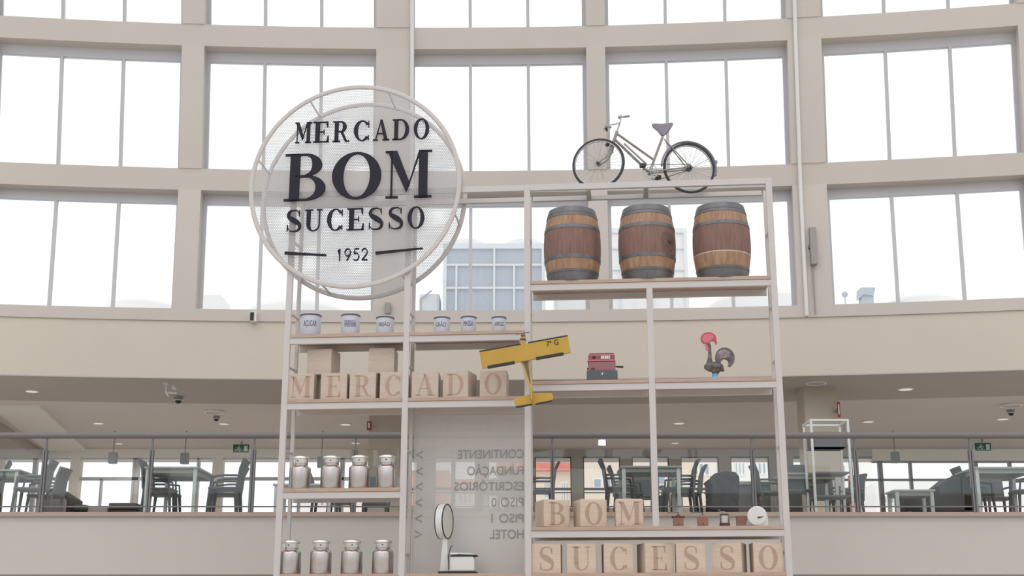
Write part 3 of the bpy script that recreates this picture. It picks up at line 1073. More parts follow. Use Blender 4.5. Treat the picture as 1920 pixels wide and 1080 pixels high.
# ================================================================== BICYCLE
BKY = 0.10
f0 = W(u_at(1122, BKY, 7.3), BKY, 6.93)
r0 = W(u_at(1292, 0.36, 7.2), 0.36, 6.93)
ang = math.atan2(r0.y - f0.y, r0.x - f0.x)
bike = empty('bicycle', f0, ang, 'old cream step-through bicycle parked on top of the shelving', 'bicycle')
WB = (r0 - f0).xy.length
PXM = WB / 170.0
WR = 0.335
def bp(px, py, y=0.0):
    px, py = px + 40 * y, py - 52 * y
    return Vector(((px - 1122) * PXM, y, WR + (300 + 15 * (px - 1122) / 170.0 - py) / 147.0))
def wheel(name, c, yaw, fender):
    root = empty(name, (c.x, 0, c.z), yaw)
    root.parent = bike
    m = MB()
    m.loop((0, 0, 0), (1, 0, 0), (0, 0, 1), WR - 0.018, 0.018, 64, 8)
    m.build('tyre', M_['tyre'], root, smooth=True)
    m = MB()
    m.loop((0, 0, 0), (1, 0, 0), (0, 0, 1), WR - 0.038, (0.008, 0.014), 64, 6)
    m.build('rim', M_['chrome'], root, smooth=True)
    m = MB()
    for i in range(32):
        a = 2 * PI * i / 32
        s = 1 if i % 2 else -1
        m.tube([(0.02 * math.cos(a + 1.2 * s), 0.03 * s, 0.02 * math.sin(a + 1.2 * s)), ((WR - 0.04) * math.cos(a), 0, (WR - 0.04) * math.sin(a))], 0.0022, 4, cap=False)
    m.build('spokes', M_['chrome'], root)
    m = MB()
    m.tube([(0, -0.06, 0), (0, -0.04, 0), (0, -0.035, 0), (0, 0.035, 0), (0, 0.04, 0), (0, 0.06, 0)], [0.008, 0.008, 0.022, 0.022, 0.008, 0.008], 10)
    m.build('hub', M_['iron'], root, smooth=True)
    return root
fh = Vector((0, 0, WR))
rh = Vector((WB, 0, WR))
wf = wheel('front_wheel', fh, math.radians(-24), False)
wr = wheel('rear_wheel', rh, 0, True)
def bt(name, pts, r, m, n=8, par=None):
    mb = MB()
    mb.tube(pts, r, n)
    return mb.build(name, M_[m], par or bike, smooth=True)
bb = bp(1217, 321)
ht, hb = bp(1158, 238), bp(1151, 259)
st = bp(1244, 252)
mb = MB()
mb.tube([ht, hb], 0.021, 10)
mb.tube([bp(1156, 241), bp(1227, 297)], 0.016, 8)
mb.tube([bp(1153, 253), bb], 0.018, 8)
mb.tube([bb, st], 0.017, 8)
for s in (-1, 1):
    mb.tube([bb + Vector((0, 0.03 * s, 0)), rh + Vector((0, 0.05 * s, 0))], 0.009, 6)
    mb.tube([bp(1247, 256), rh + Vector((0, 0.05 * s, 0))], 0.008, 6)
mb.tube([bb + Vector((0, -0.035, 0)), bb + Vector((0, 0.035, 0))], 0.024, 10)
mb.build('frame', M_['bike'], bike, smooth=True)
mb = MB()
c24, s24 = math.cos(math.radians(-24)), math.sin(math.radians(-24))
for s in (-1, 1):
    oy = Vector((-s24 * 0.05 * s, c24 * 0.05 * s, 0))
    mb.tube([hb + oy * 0.5, bp(1146, 276) + oy, bp(1136, 292) + oy, fh + oy], [0.017, 0.016, 0.013, 0.010], 8)
mb.tube([hb + Vector((-s24 * 0.05, c24 * 0.05, 0)) * 0.6, hb - Vector((-s24 * 0.05, c24 * 0.05, 0)) * 0.6], 0.016, 8)
mb.build('fork', M_['bike'], bike, smooth=True)
# handlebar, swept, turned with the wheel
stem = bp(1164, 221)
near = Vector((-s24, c24, 0))
bt('stem', [ht, bp(1162, 226), stem], 0.011, 'chrome')
hb_l = [stem + Vector((0, 0, 0)), bp(1156, 224, -0.10), bp(1146, 226, -0.20), bp(1140, 228, -0.24), bp(1150, 231, -0.25)]
hb_r = [stem, bp(1165, 214, 0.12), bp(1163, 209, 0.22), bp(1170, 208, 0.26), bp(1180, 207, 0.27)]
bt('handlebar', hb_l[::-1] + hb_r[1:], 0.010, 'chrome')
bt('grip', [bp(1168, 208, 0.26), bp(1181, 206.5, 0.27)], 0.015, 'saddle')
bt('grip', [bp(1137, 228, -0.24), bp(1149, 231, -0.25)], 0.015, 'saddle')
bt('brake_lever', [bp(1141, 226, -0.24), bp(1135, 232, -0.22), bp(1133, 238, -0.2)], 0.006, 'chrome')
bt('bell', [bp(1139, 232, -0.22), bp(1141, 238, -0.22)], [0.02, 0.012], 'iron')
mb = MB()
mb.ball(bp(1163, 208, 0.2), 0.028)
mb.build('bell', M_['chrome'], bike, smooth=True)
mb = MB()
mb.ball(bp(1139, 262, 0.0) + Vector((0, 0, -0.01)), 0.03, 0.05, 0.02)
mb.build('caliper_brake', M_['iron'], bike, smooth=True)
# saddle
bt('seat_post', [st, bp(1247, 246)], 0.012, 'chrome')
mb = MB()
sa, sb = bp(1224, 230), bp(1260, 230)
L = sb.x - sa.x
outl = [(0, 0.02), (0.02, 0.032), (L * .5, 0.024), (L, 0.03), (L + .01, 0.0), (L * .9, -0.06), (L * .62, -0.125), (L * .5, -0.12), (L * .3, -0.06), (0.02, -0.015)]
n = len(outl)
vv = []
for yy, k in ((-1, 0), (0, 1), (1, 0)):
    for x, z in outl:
        wd = 0.022 + 0.075 * (x / L) ** 1.6
        wd = min(wd, 0.10) * (1 if z > -0.05 else 0.5)
        vv.append((sa.x + x, yy * wd, sa.z + z + (0.008 if k and z > 0 else 0)))
ff = []
for a in range(2):
    for i in range(n):
        j = (i + 1) % n
        ff.append((a * n + i, a * n + j, (a + 1) * n + j, (a + 1) * n + i))
ff += [tuple(range(n - 1, -1, -1)), tuple(range(2 * n, 3 * n))]
mb.add(vv, ff)
mb.build('saddle', M_['saddle'], bike, smooth=True, bevel=0.006)
# mudguard over the rear wheel
mb = MB()
mb.loop(tuple(rh), (1, 0, 0), (0, 0, 1), WR + 0.016, (0.012, 0.03), 40, 8, math.radians(-14), math.radians(178))
mb.build('rear_mudguard', M_['guard'], bike, smooth=True)
bt('mudguard_stay', [rh + Vector((0, 0.05, 0)), rh + Vector(((WR + .01) * math.cos(.5), 0.02, (WR + .01) * math.sin(.5)))], 0.004, 'chrome', 5)
mb = MB()
mb.ball(rh + Vector(((WR + .035) * math.cos(.27), 0, (WR + .035) * math.sin(.27))), 0.02, 0.02, 0.03)
mb.build('reflector', M_['guard'], bike, smooth=True)
# chain set
mb = MB()
cr = bb + Vector((0, -0.045, 0))
mb.loop(cr, (1, 0, 0), (0, 0, 1), 0.092, (0.007, 0.004), 36, 6)
mb.loop(cr, (1, 0, 0), (0, 0, 1), 0.06, (0.005, 0.003), 24, 6)
for i in range(5):
    a = 2 * PI * i / 5
    mb.tube([cr, cr + Vector((0.09 * math.cos(a), 0, 0.09 * math.sin(a)))], 0.006, 5)
mb.build('chainring', M_['chrome'], bike, smooth=True)
bt('chain', [cr + Vector((0.0, 0, 0.092)), rh + Vector((0, -0.045, 0.035)), rh + Vector((0.035, -0.045, 0)), rh + Vector((0, -0.045, -0.035)), cr + Vector((0.09, 0, -0.11)), cr + Vector((0, 0, -0.094))], 0.005, 'iron', 5)
bt('crank', [cr + Vector((0, -0.01, 0)), cr + Vector((-0.11, -0.02, 0.045))], 0.008, 'chrome')
bt('crank', [bb + Vector((0, 0.05, 0)), bb + Vector((0.13, 0.06, -0.02))], 0.008, 'chrome')
for p in (cr + Vector((-0.11, -0.06, 0.05)), bb + Vector((0.135, 0.10, -0.02))):
    mb = MB()
    mb.box(p.x - 0.035, p.x + 0.035, p.y - 0.035, p.y + 0.035, p.z - 0.022, p.z + 0.022)
    mb.build('pedal', M_['iron'], bike, bevel=0.006)
bt('pump', [bp(1171, 262, -0.03), bp(1213, 305, -0.03)], 0.014, 'chrome')
mb = MB()
mb.tube([rh + Vector((0, -0.02, 0)), rh + Vector((0, 0.02, 0))], 0.04, 16)
mb.build('sprocket', M_['iron'], bike, smooth=True)

# ================================================================== CANISTERS
cans = [('AÇUCAR', 581.5, 39, 42, 'tallest white enamel canister, lettered for sugar', 0.35), ('FARINHA', 656.5, 35, 40, 'white enamel canister lettered for flour, between sugar and beans', 0.35),
        ('FEIJÃO', 721.5, 33, 34, 'white enamel canister beside the inner upright, lettered for beans', 0.15),
        ('GRÃO', 828.5, 30, 31, 'small white enamel canister lettered GRÃO', -0.05), ('MASSA', 878.5, 29, 31, 'small white enamel canister lettered MASSA', 0.15), ('ARROZ', 935.5, 27, 29, 'smallest white enamel canister nearest the toy plane', 0.25)]
for s, px, wpx, hpx, lab, tw in cans:
    r = wpx / 2 / 155.0
    h = hpx / 155.0 * 1.02
    root = place('enamel_canister', px, r + 0.005, ZC, lab, 'canister', 'enamel canisters on the top shelf')
    m = MB()
    m.lathe([(r * 0.97, 0), (r, 0.01), (r, h - 0.03), (r * .98, h - 0.02)], 32)
    m.build('body', M_['enamel'], root, smooth=True)
    m = MB()
    m.lathe([(r * 1.05, h - 0.028), (r * 1.06, h - 0.012), (r * 1.0, h - 0.008)], 32)
    m.build('dark_rim', M_['rimblue'], root, smooth=True)
    m = MB()
    m.lathe([(r * 1.0, h - 0.010), (r * 0.9, h + 0.004), (r * 0.3, h + 0.012), (0.01, h + 0.013)], 32)
    ld = m.build('lid', M_['enamel'], root, smooth=True)
    m = MB()
    m.lathe([(0.008, h + 0.01), (0.014, h + 0.022), (0.006, h + 0.03)], 12)
    m.build('knob', M_['enamel'], ld, smooth=True)
    o = text_part(s, 0.1, 0.002, 'lettering', M_['ink'], root, (0, 0, 0))
    xs = [v.co.x for v in o.data.vertices]
    zs = [v.co.z for v in o.data.vertices]
    wdt, hh = 1.3 * r, h * 0.33 if s != 'ARROZ' else h * 0.26
    for v in o.data.vertices:
        x = (v.co.x - min(xs)) / (max(xs) - min(xs)) - 0.5
        z = (v.co.z - min(zs)) / (max(zs) - min(zs))
        a = x * wdt / r + tw * 0.5
        rr = r + 0.0015 + (0.0015 if v.co.y < 0 else 0)
        v.co = Vector((rr * math.sin(a), -rr * math.cos(a), h * 0.32 + z * hh))

# ================================================================== LETTER BLOCKS
def block(ch, px, z, v, size, rz, label, group, name='letter_block', rnd=0.004):
    root = place(name, px, v, z, label, 'block', group, rz)
    m = MB()
    hs = size / 2
    m.box(-hs, hs, -hs, hs, 0, size)
    m.build('cube', M_['block' if z > 4 else 'block2'], root, bevel=rnd, seg=3)
    if ch:
        h = size * 0.80
        wg = GL[ch][0]
        ws = min(0.80 * size / (wg * h), 0.95)
        glyph(ch, -wg * h * ws / 2, size * 0.09, h, ws, -hs - 0.002, -hs + 0.01, 'inlaid_letter', M_['blocklet'], root)
    return root
g1, g2, g3 = 'wooden letter blocks spelling MERCADO', 'wooden letter blocks spelling BOM', 'wooden letter blocks spelling SUCESSO'
for ch, px, rz, lab in (('M', 569, 0, 'pale wooden letter block with M, first in the MERCADO row'), ('E', 631, -.03, 'pale wooden block with E in the MERCADO row'),
                        ('R', 684, 0, 'pale wooden letter block with R'), ('C', 741, -.02, 'pale wooden block with C, cut by the upright in the MERCADO row'),
                        ('A', 799, 0.05, 'pale wooden letter block with A'), ('D', 862, -0.22, 'turned pale wooden letter block with D'), ('O', 927, 0.0, 'pale wooden O block closest to the toy plane')):
    block(ch, px, ZM, 0.175, 0.32, rz, lab, g1)
block(None, 606, ZM + 0.325, 0.27, 0.315, -.14, 'plain unlettered wooden block resting above the M and E', None, 'wooden_block')
block(None, 718, ZM + 0.325, 0.27, 0.315, .04, 'plain unlettered wooden block resting above the R and C', None, 'wooden_block')
for ch, px, rz, lab in (('B', 1036, 0.42, 'strongly turned wooden block with B'), ('O', 1107, 0.30, 'turned wooden block with O in the BOM row'), ('M', 1180, 0.04, 'wooden block with M, last in the BOM row')):
    block(ch, px, ZBO, 0.24, 0.325, rz, lab, g2, rnd=0.02)
for ch, px, rz, lab in (('S', 1026, 0.0, 'wooden block with S beginning the SUCESSO row'), ('U', 1091, 0.02, 'wooden letter block with U'), ('C', 1158, 0.10, 'wooden block with C in the SUCESSO row'),
                        ('E', 1229, 0.28, 'turned wooden block with E in the SUCESSO row'), ('S', 1295, 0.0, 'wooden block with S following the E'), ('S', 1369, -0.26, 'turned wooden block with S before the final O'),
                        ('O', 1438, 0.05, 'wooden block with O ending the SUCESSO row, at the outer upright')):
    block(ch, px, ZS, 0.20, 0.335, rz, lab, g3)

# ================================================================== MILK CANS
def milk_can():
    root = empty('milk_can', (0, 0, 0))
    m = MB()
    m.lathe([(0.121, 0), (0.126, 0.008), (0.126, 0.240), (0.122, 0.256), (0.108, 0.270), (0.094, 0.277), (0.089, 0.282), (0.089, 0.350), (0.093, 0.358)], 44)
    m.build('body', M_['milk'], root, smooth=True)
    m = MB()
    m.lathe([(0.0905, 0.310), (0.0925, 0.360), (0.106, 0.364), (0.107, 0.372), (0.100, 0.386), (0.06, 0.398), (0.01, 0.40)], 44)
    ld = m.build('lid', M_['lid'], root, smooth=True)
    m = MB()
    m.lathe([(0.008, 0), (0.008, 0.008)], 12)
    m.v = [Matrix.Translation((0, -0.0905, 0.335)) @ Matrix.Rotation(PI / 2, 4, 'X') @ p for p in m.v]
    m.build('rivet', M_['iron'], ld)
    m = MB()
    m.tube([(0.045 * math.sin(a), -0.084 - 0.032 * math.cos(a), 0.281 - 0.017 * math.cos(a)) for a in [(-1.5 + 0.3 * k) for k in range(11)]], [0.003 + 0.006 * math.sin(PI * k / 10) for k in range(11)], 6)
    m.build('neck_reflection', M_['redbrown'], root, smooth=True)  # reflection of the shelf wood, modelled as a solid brown crescent
    return root
can0 = milk_can()
first = True
for row, (z, lst) in enumerate(((ZK, (561.5, 620, 673, 725)), (ZS, (543, 600.5, 658.5, 717)))):
    for i, px in enumerate(lst):
        o = can0 if first else copy_tree(can0)
        first = False
        v = 0.13
        o.location = W(u_at(px, v, z), v, z)
        pos = ('beside the outer upright', 'second from the outer upright', 'second from the inner upright', 'beside the inner upright')[i]
        o.rotation_euler = (0, 0, -A + (-0.15, 0.05, 0.1, 0.02)[i] + 0.1 * row)
        tag(o, 'polished milk can on the %s can shelf, %s' % (('upper', 'lower')[row], pos), 'milk can', 'polished milk cans')

# ================================================================== WALL SCALE (shop scale)
sc_ = place('shop_scale', 858, 0.22, ZS, 'white shop scale with a round dial on a stem', 'scale', rz=0.0)
PM = 1 / 158.0
m = MB()
m.box(-0.21, 0.22, -0.14, 0.16, 0.0, 0.03)
m.build('foot_plate', M_['black'], sc_, bevel=0.006)
m = MB()
m.prism([(-0.09, 0.03), (0.21, 0.03), (0.21, 0.17), (0.19, 0.20), (-0.08, 0.20)], -0.12, 0.14)
m.build('housing', M_['scale'], sc_, bevel=0.012)
m = MB()
m.prism([(-0.08, 0.202), (0.20, 0.205), (0.235, 0.215), (0.02, 0.225)], -0.13, 0.15)
m.build('pan_edge', M_['black'], sc_)
m = MB()
m.prism([(-0.10, 0.222), (0.22, 0.216), (0.16, 0.235), (-0.08, 0.245)], -0.125, 0.145)
m.build('pan', M_['scale'], sc_)
m = MB()
m.prism([(-0.205, 0.03), (-0.10, 0.03), (-0.125, 0.42), (-0.175, 0.42)], -0.05, 0.05)
m.build('stem', M_['scale'], sc_, bevel=0.01)
dc = Vector((-0.17, 0.0, 0.61))
dr = 0.205
axis = Matrix.Translation(dc) @ Matrix.Rotation(math.radians(79), 4, 'Z') @ Matrix.Rotation(PI / 2, 4, 'X')
m = MB()
m.m = axis
m.lathe([(dr * 0.97, -0.045), (dr, -0.037), (dr, 0.037), (dr * 0.97, 0.045)], 40)
hd = m.build('dial_housing', M_['scale'], sc_, smooth=True)
m = MB()
m.m = axis
m.lathe([(dr * 0.9, 0.044), (dr * 0.9, 0.049)], 40)
m.build('dial_face', M_['dial'], hd, smooth=True)
for zz in (-0.044, 0.047):
    m = MB()
    m.m = axis
    m.loop((0, 0, zz), (1, 0, 0), (0, 1, 0), dr * 0.98, 0.007, 40, 6)
    m.build('chrome_ring', M_['iron'], hd, smooth=True)
m = MB()
m.tube([(-0.085, -0.13, 0.05), (-0.09, -0.13, 0.22), (-0.07, -0.13, 0.30), (-0.05, -0.1, 0.32)], 0.006, 6)
m.build('lever', M_['iron'], sc_, smooth=True)

# ================================================================== TOY PLANE
v = -0.30
pc = W(u_at(985, v, 4.75), v, 0)
r = ray(985, 662)
zc = CZ + r[2] * ((OX * sA + OY * cA + v) / (r[0] * sA + r[1] * cA))
pl = empty('model_plane', (pc.x, pc.y, zc), -A, 'yellow high-wing model aeroplane hanging nose up by the central upright', 'model plane')
PM = 1 / 155.0
# local: picture plane x/z, tilted by the bank angle
bank = math.radians(9.3)
B = Matrix.Rotation(-bank, 4, 'Y')
def pp(x, y, z):
    return (x, y, z)
m = MB()
m.m = B
hs = 0.525
m.prism([(-hs, -0.105), (-hs, 0.10), (hs, 0.10), (hs, -0.105)], -0.055, -0.025)
wing = m.build('wing', M_['yellow'], pl, bevel=0.008)
for a, b in ((-hs, -0.035), (0.055, hs)):
    m = MB()
    m.m = B
    m.prism([(a, 0.098), (b, 0.098), (b, 0.112), (a, 0.112)], -0.058, -0.022)
    m.build('leading_edge', M_['black'], wing)
for a, b in ((-0.46, -0.14), (0.115, 0.44)):
    m = MB()
    m.m = B
    m.prism([(a, -0.115), (b, -0.115), (b, -0.083), (a, -0.083)], -0.060, -0.028)
    m.build('aileron', M_['black'], wing)
o = text_part('7ª G', 0.085, 0.003, 'marking', M_['black'], wing, (0, 0, 0))
o.data.transform(B @ Matrix.Translation((0.335, -0.058, 0.02)))
# fuselage
m = MB()
def cross(x, z, w_, y0, y1):
    return [(x - w_, y0, z), (x + w_, y0, z), (x + w_ * .8, y1, z), (x - w_ * .8, y1, z)]
secs = [cross(-0.028, 0.20, 0.028, -0.02, 0.06), cross(-0.03, 0.13, 0.036, -0.02, 0.09), cross(0.0, -0.10, 0.052, -0.02, 0.09), cross(0.062, -0.42, 0.022, -0.02, 0.03), cross(0.095, -0.63, 0.014, -0.02, 0.01)]
vv = [p for s in secs for p in s]
ff = [(3, 2, 1, 0), (16, 17, 18, 19)]
for i in range(4):
    for k in range(4):
        a, b = i * 4 + k, i * 4 + (k + 1) % 4
        ff.append((a, b, b + 4, a + 4))
m.add(vv, ff)
m.build('fuselage', M_['yellowwood'], pl)
m = MB()
m.prism([(-0.022, -0.11), (0.030, -0.11), (0.062, -0.36), (0.056, -0.36)], -0.026, -0.018)
m.build('dorsal_stripe', M_['olive'], pl)
m = MB()
m.box(-0.06, 0.005, -0.03, 0.07, 0.155, 0.168)
m.build('cowling_band', M_['black'], pl)
m = MB()
m.box(-0.052, 0.0, -0.02, 0.05, 0.185, 0.225)
m.build('engine', M_['olive'], pl, bevel=0.006)
m = MB()
m.prism(stroke([(-0.105, 0.226), (-0.03, 0.238), (0.055, 0.252)], [0.014, 0.006, 0.014]), -0.006, 0.002)
m.build('propeller', M_['redbrown'], pl)
m = MB()
m.prism([(-0.135, -0.552), (0.03, -0.503), (0.095, -0.485), (0.31, -0.487), (0.33, -0.53), (0.315, -0.574), (0.12, -0.61), (0.085, -0.613), (-0.11, -0.642)], -0.035, -0.02)
tl = m.build('tailplane', M_['yellow'], pl, bevel=0.004)
m = MB()
m.prism([(-0.11, -0.635), (0.08, -0.607), (0.08, -0.625), (-0.105, -0.655)], -0.039, -0.018)
m.build('elevator', M_['black'], tl)
m = MB()
m.prism([(0.125, -0.603), (0.315, -0.567), (0.312, -0.585), (0.125, -0.62)], -0.039, -0.018)
m.build('elevator', M_['black'], tl)
m = MB()
m.hexa([(0.078, -0.14, -0.57), (0.088, -0.14, -0.57), (0.088, -0.02, -0.60), (0.078, -0.02, -0.60), (0.068, -0.10, -0.46), (0.078, -0.10, -0.46), (0.078, -0.02, -0.42), (0.068, -0.02, -0.42)])
m.build('tail_fin', M_['yellowwood'], pl)
m = MB()
m.tube([(-0.01, 0.02, 0.0), (-0.01, 0.31, 0.02)], 0.006, 6)
m.build('mounting_rod', M_['iron'], pl)

# ================================================================== CASH REGISTER
cr_ = place('cash_register', 1130, 0.165, ZR, 'burgundy vintage cash register on a slate drawer base', 'cash register')
k = 1 / 156.0
m = MB()
m.box(-0.185, 0.18, -0.16, 0.18, 0.0, 0.118)
dr_ = m.build('drawer_base', M_['slate'], cr_, bevel=0.008)
m = MB()
m.ball((0.0, -0.165, 0.075), 0.010, 0.008, 0.014)
m.build('drawer_knob', M_['white'], dr_, smooth=True)
# side profile body
def side_body(x0, x1, prof):
    n = len(prof)
    mm = MB()
    vv = [(x0, y, z) for y, z in prof] + [(x1, y, z) for y, z in prof]
    ff = [tuple(range(n)), tuple(range(2 * n - 1, n - 1, -1))] + [(i, i + n, (i + 1) % n + n, (i + 1) % n) for i in range(n)]
    mm.add(vv, ff)
    return mm
side_body(-0.165, 0.155, [(-0.13, 0.118), (-0.13, 0.235), (0.16, 0.235), (0.16, 0.118)]).build('lower_body', M_['redpale'], cr_, bevel=0.008)
side_body(-0.175, 0.158, [(-0.14, 0.235), (-0.14, 0.252), (0.15, 0.252), (0.15, 0.235)]).build('ledge', M_['combpale'], cr_, bevel=0.004)
side_body(-0.165, 0.148, [(-0.115, 0.252), (-0.085, 0.315), (0.15, 0.315), (0.15, 0.252)]).build('key_panel', M_['red'], cr_, bevel=0.006)
side_body(-0.165, 0.15, [(-0.08, 0.315), (-0.07, 0.332), (0.14, 0.332), (0.14, 0.315)]).build('moulding', M_['combpale'], cr_, bevel=0.004)
side_body(-0.155, 0.14, [(-0.06, 0.332), (-0.04, 0.352), (0.12, 0.352), (0.12, 0.332)]).build('top_hood', M_['red'], cr_, bevel=0.006)
for r_ in range(3):
    for q in range(5):
        m = MB()
        m.box(-0.012 + q * 0.022, 0.005 + q * 0.022, -0.124 + r_ * 0.009, -0.108 + r_ * 0.009, 0.262 + r_ * 0.016, 0.274 + r_ * 0.016)
        m.build('key', M_['white'], cr_)
m = MB()
m.box(-0.115, -0.08, -0.114, -0.10, 0.285, 0.302)
m.build('indicator_window', M_['black'], cr_)
for q in (-0.13, -0.108):
    m = MB()
    m.box(q, q + 0.017, -0.134, -0.128, 0.135, 0.155)
    m.build('selector_button', M_['black'], cr_)
m = MB()
m.tube([(0.15, 0, 0.19), (0.18, -0.02, 0.19)], 0.006, 8)
m.tube([(0.17, -0.02, 0.188), (0.25, -0.02, 0.182)], [0.010, 0.013], 8)
m.build('crank_handle', M_['black'], cr_, smooth=True)
m = MB()
m.tube([(-0.162, -0.03, 0.165), (-0.182, -0.03, 0.165)], 0.015, 12)
m.build('side_knob', M_['red'], cr_, smooth=True)

# ================================================================== ROOSTER
rs = place('rooster_figurine', 1341, 0.055, ZR, 'painted folk rooster with red comb and blue base', 'figurine')
K = 1 / 832.0
def rp(cx, cz):
    return ((cx - 1488) * K, (577 - cz) * K)
m = MB()
m.lathe([(0.052, 0), (0.048, 0.012), (0.030, 0.035), (0.036, 0.062)], 20)
m.build('base', M_['rbase'], rs, smooth=True)
m = MB()
bx, bz = rp(1478, 455)
m.ball((bx, 0, bz), 0.115, 0.06, 0.062, 24, 14)
m.tube([(bx + 0.02, 0, bz - 0.03), (0.0, 0, 0.06)], [0.07, 0.034], 12)
m.tube([(rp(1530, 460)[0], 0, rp(0, 460)[1]), (rp(1578, 497)[0], 0, rp(0, 497)[1])], [0.05, 0.012], 10)
m.tube([(rp(1440, 430)[0], 0, rp(0, 430)[1]), (rp(1443, 370)[0], 0, rp(0, 370)[1]), (rp(1446, 290)[0], 0, rp(0, 290)[1]), (rp(1443, 235)[0], 0, rp(0, 235)[1])], [0.045, 0.024, 0.019, 0.021], 12)
m.build('body', M_['rbody'], rs, smooth=True)
m = MB()
m.ball((rp(1440, 238)[0], 0, rp(0, 238)[1]), 0.024)
m.build('head', M_['rbody'], rs, smooth=True)
m = MB()
m.tube([(rp(1425, 238)[0], 0, rp(0, 238)[1]), (rp(1385, 240)[0], 0, rp(0, 242)[1])], [0.012, 0.002], 8)
m.build('beak', M_['combpale'], rs, smooth=True)
m = MB()
m.prism([rp(*p) for p in ((1410, 240), (1448, 236), (1446, 275), (1432, 292), (1412, 288), (1404, 262))], -0.014, 0.014)
m.build('wattle', M_['combpale'], rs, bevel=0.004)
def disc_with_notch(c, rx, rz, n0, nr, a0=0, cut=None):
    """crescent outline: a disc with a round bite on its lower edge"""
    out_ = []
    cx, cz = c
    for i in range(48):
        a = 2 * PI * i / 48
        x, z = cx + rx * math.cos(a), cz + rz * math.sin(a)
        dx, dz = x - n0[0], z - n0[1]
        d = math.hypot(dx, dz)
        if d < nr:
            continue
        out_.append((a, x, z))
    return out_
# comb: disc with a hook at its back
cc = (1438, 172)
comb = [rp(cc[0] + 78 * math.cos(a), cc[1] - 66 * math.sin(a)) for a in [math.radians(q) for q in range(-10, 236, 8)]]
comb += [rp(1447, 232), rp(1452, 205), rp(1475, 193), rp(1497, 208), rp(1508, 242), rp(1521, 215)]
m = MB()
m.prism(comb, -0.012, 0.012)
cb = m.build('comb', M_['comb'], rs, bevel=0.003)
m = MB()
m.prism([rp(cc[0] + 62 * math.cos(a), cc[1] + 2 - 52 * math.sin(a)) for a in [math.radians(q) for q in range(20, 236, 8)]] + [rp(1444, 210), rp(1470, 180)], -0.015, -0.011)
m.build('comb_pale_inset', M_['combpale'], cb)  # paler red field set into the comb
tc_ = (1590, 368)
tail = [rp(tc_[0] + 96 * math.cos(a), tc_[1] - 104 * math.sin(a)) for a in [math.radians(q) for q in range(-62, 206, 8)]]
tail += [rp(1512, 440), rp(1545, 470)]
bite = [rp(1585 + 38 * math.cos(a), 422 - 42 * math.sin(a)) for a in [math.radians(q) for q in range(215, -60, -20)]]
m = MB()
m.prism(tail + bite, -0.014, 0.014)
tl_ = m.build('tail', M_['rbody'], rs, bevel=0.003)
m = MB()
m.prism([rp(1580 + 72 * math.cos(a), 350 - 64 * math.sin(a)) for a in [math.radians(q) for q in range(-5, 190, 10)]] + [rp(1530, 382), rp(1560, 372), rp(1600, 368)], -0.018, -0.013)
m.build('painted_tail_field', M_['rtail'], tl_)

# ================================================================== COFFEE MILLS & KITCHEN SCALE
def mill(px, wd, h, lidtype, knob, label, v=0.14, crank=True, bodym='mill'):
    root = place('coffee_mill', px, v, ZBO, label, 'coffee mill', 'coffee mills')
    m = MB()
    m.box(-wd / 2, wd / 2, -wd / 2, wd / 2, 0.0, h)
    bd = m.build('box', M_[bodym], root, bevel=0.004)
    m = MB()
    m.ball((0, -wd / 2 - 0.006, 0.03), 0.007)
    m.build('drawer_knob', M_['iron'], bd, smooth=True)
    m = MB()
    if lidtype == 'flat':
        m.box(-wd / 2 - 0.015, wd / 2 + 0.015, -wd / 2 - 0.012, wd / 2 + 0.012, h, h + 0.012)
        m.lathe([(0.03, h + 0.012), (0.02, h + 0.026), (0.006, h + 0.03)], 16)
        top = h + 0.028
    else:
        m.add([(-wd / 2, -wd / 2, h), (wd / 2, -wd / 2, h), (wd / 2, wd / 2, h), (-wd / 2, wd / 2, h), (0, 0, h + 0.03)], [(0, 1, 4), (1, 2, 4), (2, 3, 4), (3, 0, 4), (3, 2, 1, 0)])
        top = h + 0.026
    m.build('lid', M_['milldark' if lidtype == 'flat' else bodym], root)
    if crank:
        m = MB()
        m.tube([(0, 0, top), (0, 0, top + 0.032)], 0.005, 8)
        m.tube([(0, 0, top + 0.03), (knob * 0.6, 0, top + 0.026), (knob, 0, top + 0.036)], 0.0035, 6)
        cr2 = m.build('crank', M_['iron'], root, smooth=True)
        m = MB()
        m.ball((knob, 0, top + 0.052), 0.014, 0.014, 0.012)
        m.build('knob', M_['iron'], cr2, smooth=True)
    return root
mill(1272, 0.118, 0.110, 'flat', -0.125, 'square wooden coffee mill with dark flared lid')
mill(1318, 0.122, 0.112, 'roof', -0.135, 'wooden coffee mill with pitched lid')
gm = place('coffee_mill', 1359, 0.13, ZBO, 'glass-bodied coffee mill with black cap', 'coffee mill', 'coffee mills')
m = MB()
m.lathe([(0.055, 0.04), (0.055, 0.125)], 24)
m.build('glass_jar', M_['milk'], gm, smooth=True)
m = MB()
m.lathe([(0.06, 0), (0.06, 0.04)], 24)
m.build('wooden_base', M_['milldark'], gm, smooth=True)
m = MB()
m.lathe([(0.056, 0.125), (0.05, 0.142), (0.02, 0.148)], 24)
m.build('cap', M_['black'], gm, smooth=True)
m = MB()
m.tube([(0, 0, 0.148), (0, 0, 0.175)], 0.008, 8)
m.tube([(0, 0, 0.17), (-0.055, -0.02, 0.172)], 0.005, 6)
m.build('crank', M_['chrome'], gm, smooth=True)
m = MB()
m.ball((-0.06, -0.02, 0.182), 0.016)
m.build('knob', M_['chair'], gm, smooth=True)
wb = place('wooden_box', 1392, 0.22, ZBO, 'small plain wooden box tucked beside the white dial scale', 'box')
m = MB()
m.box(-0.065, 0.065, -0.06, 0.06, 0, 0.115)
m.build('carcass', M_['mill'], wb, bevel=0.003)
m = MB()
m.box(-0.068, 0.068, -0.063, 0.063, 0.115, 0.125)
m.build('lid', M_['mill'], wb)
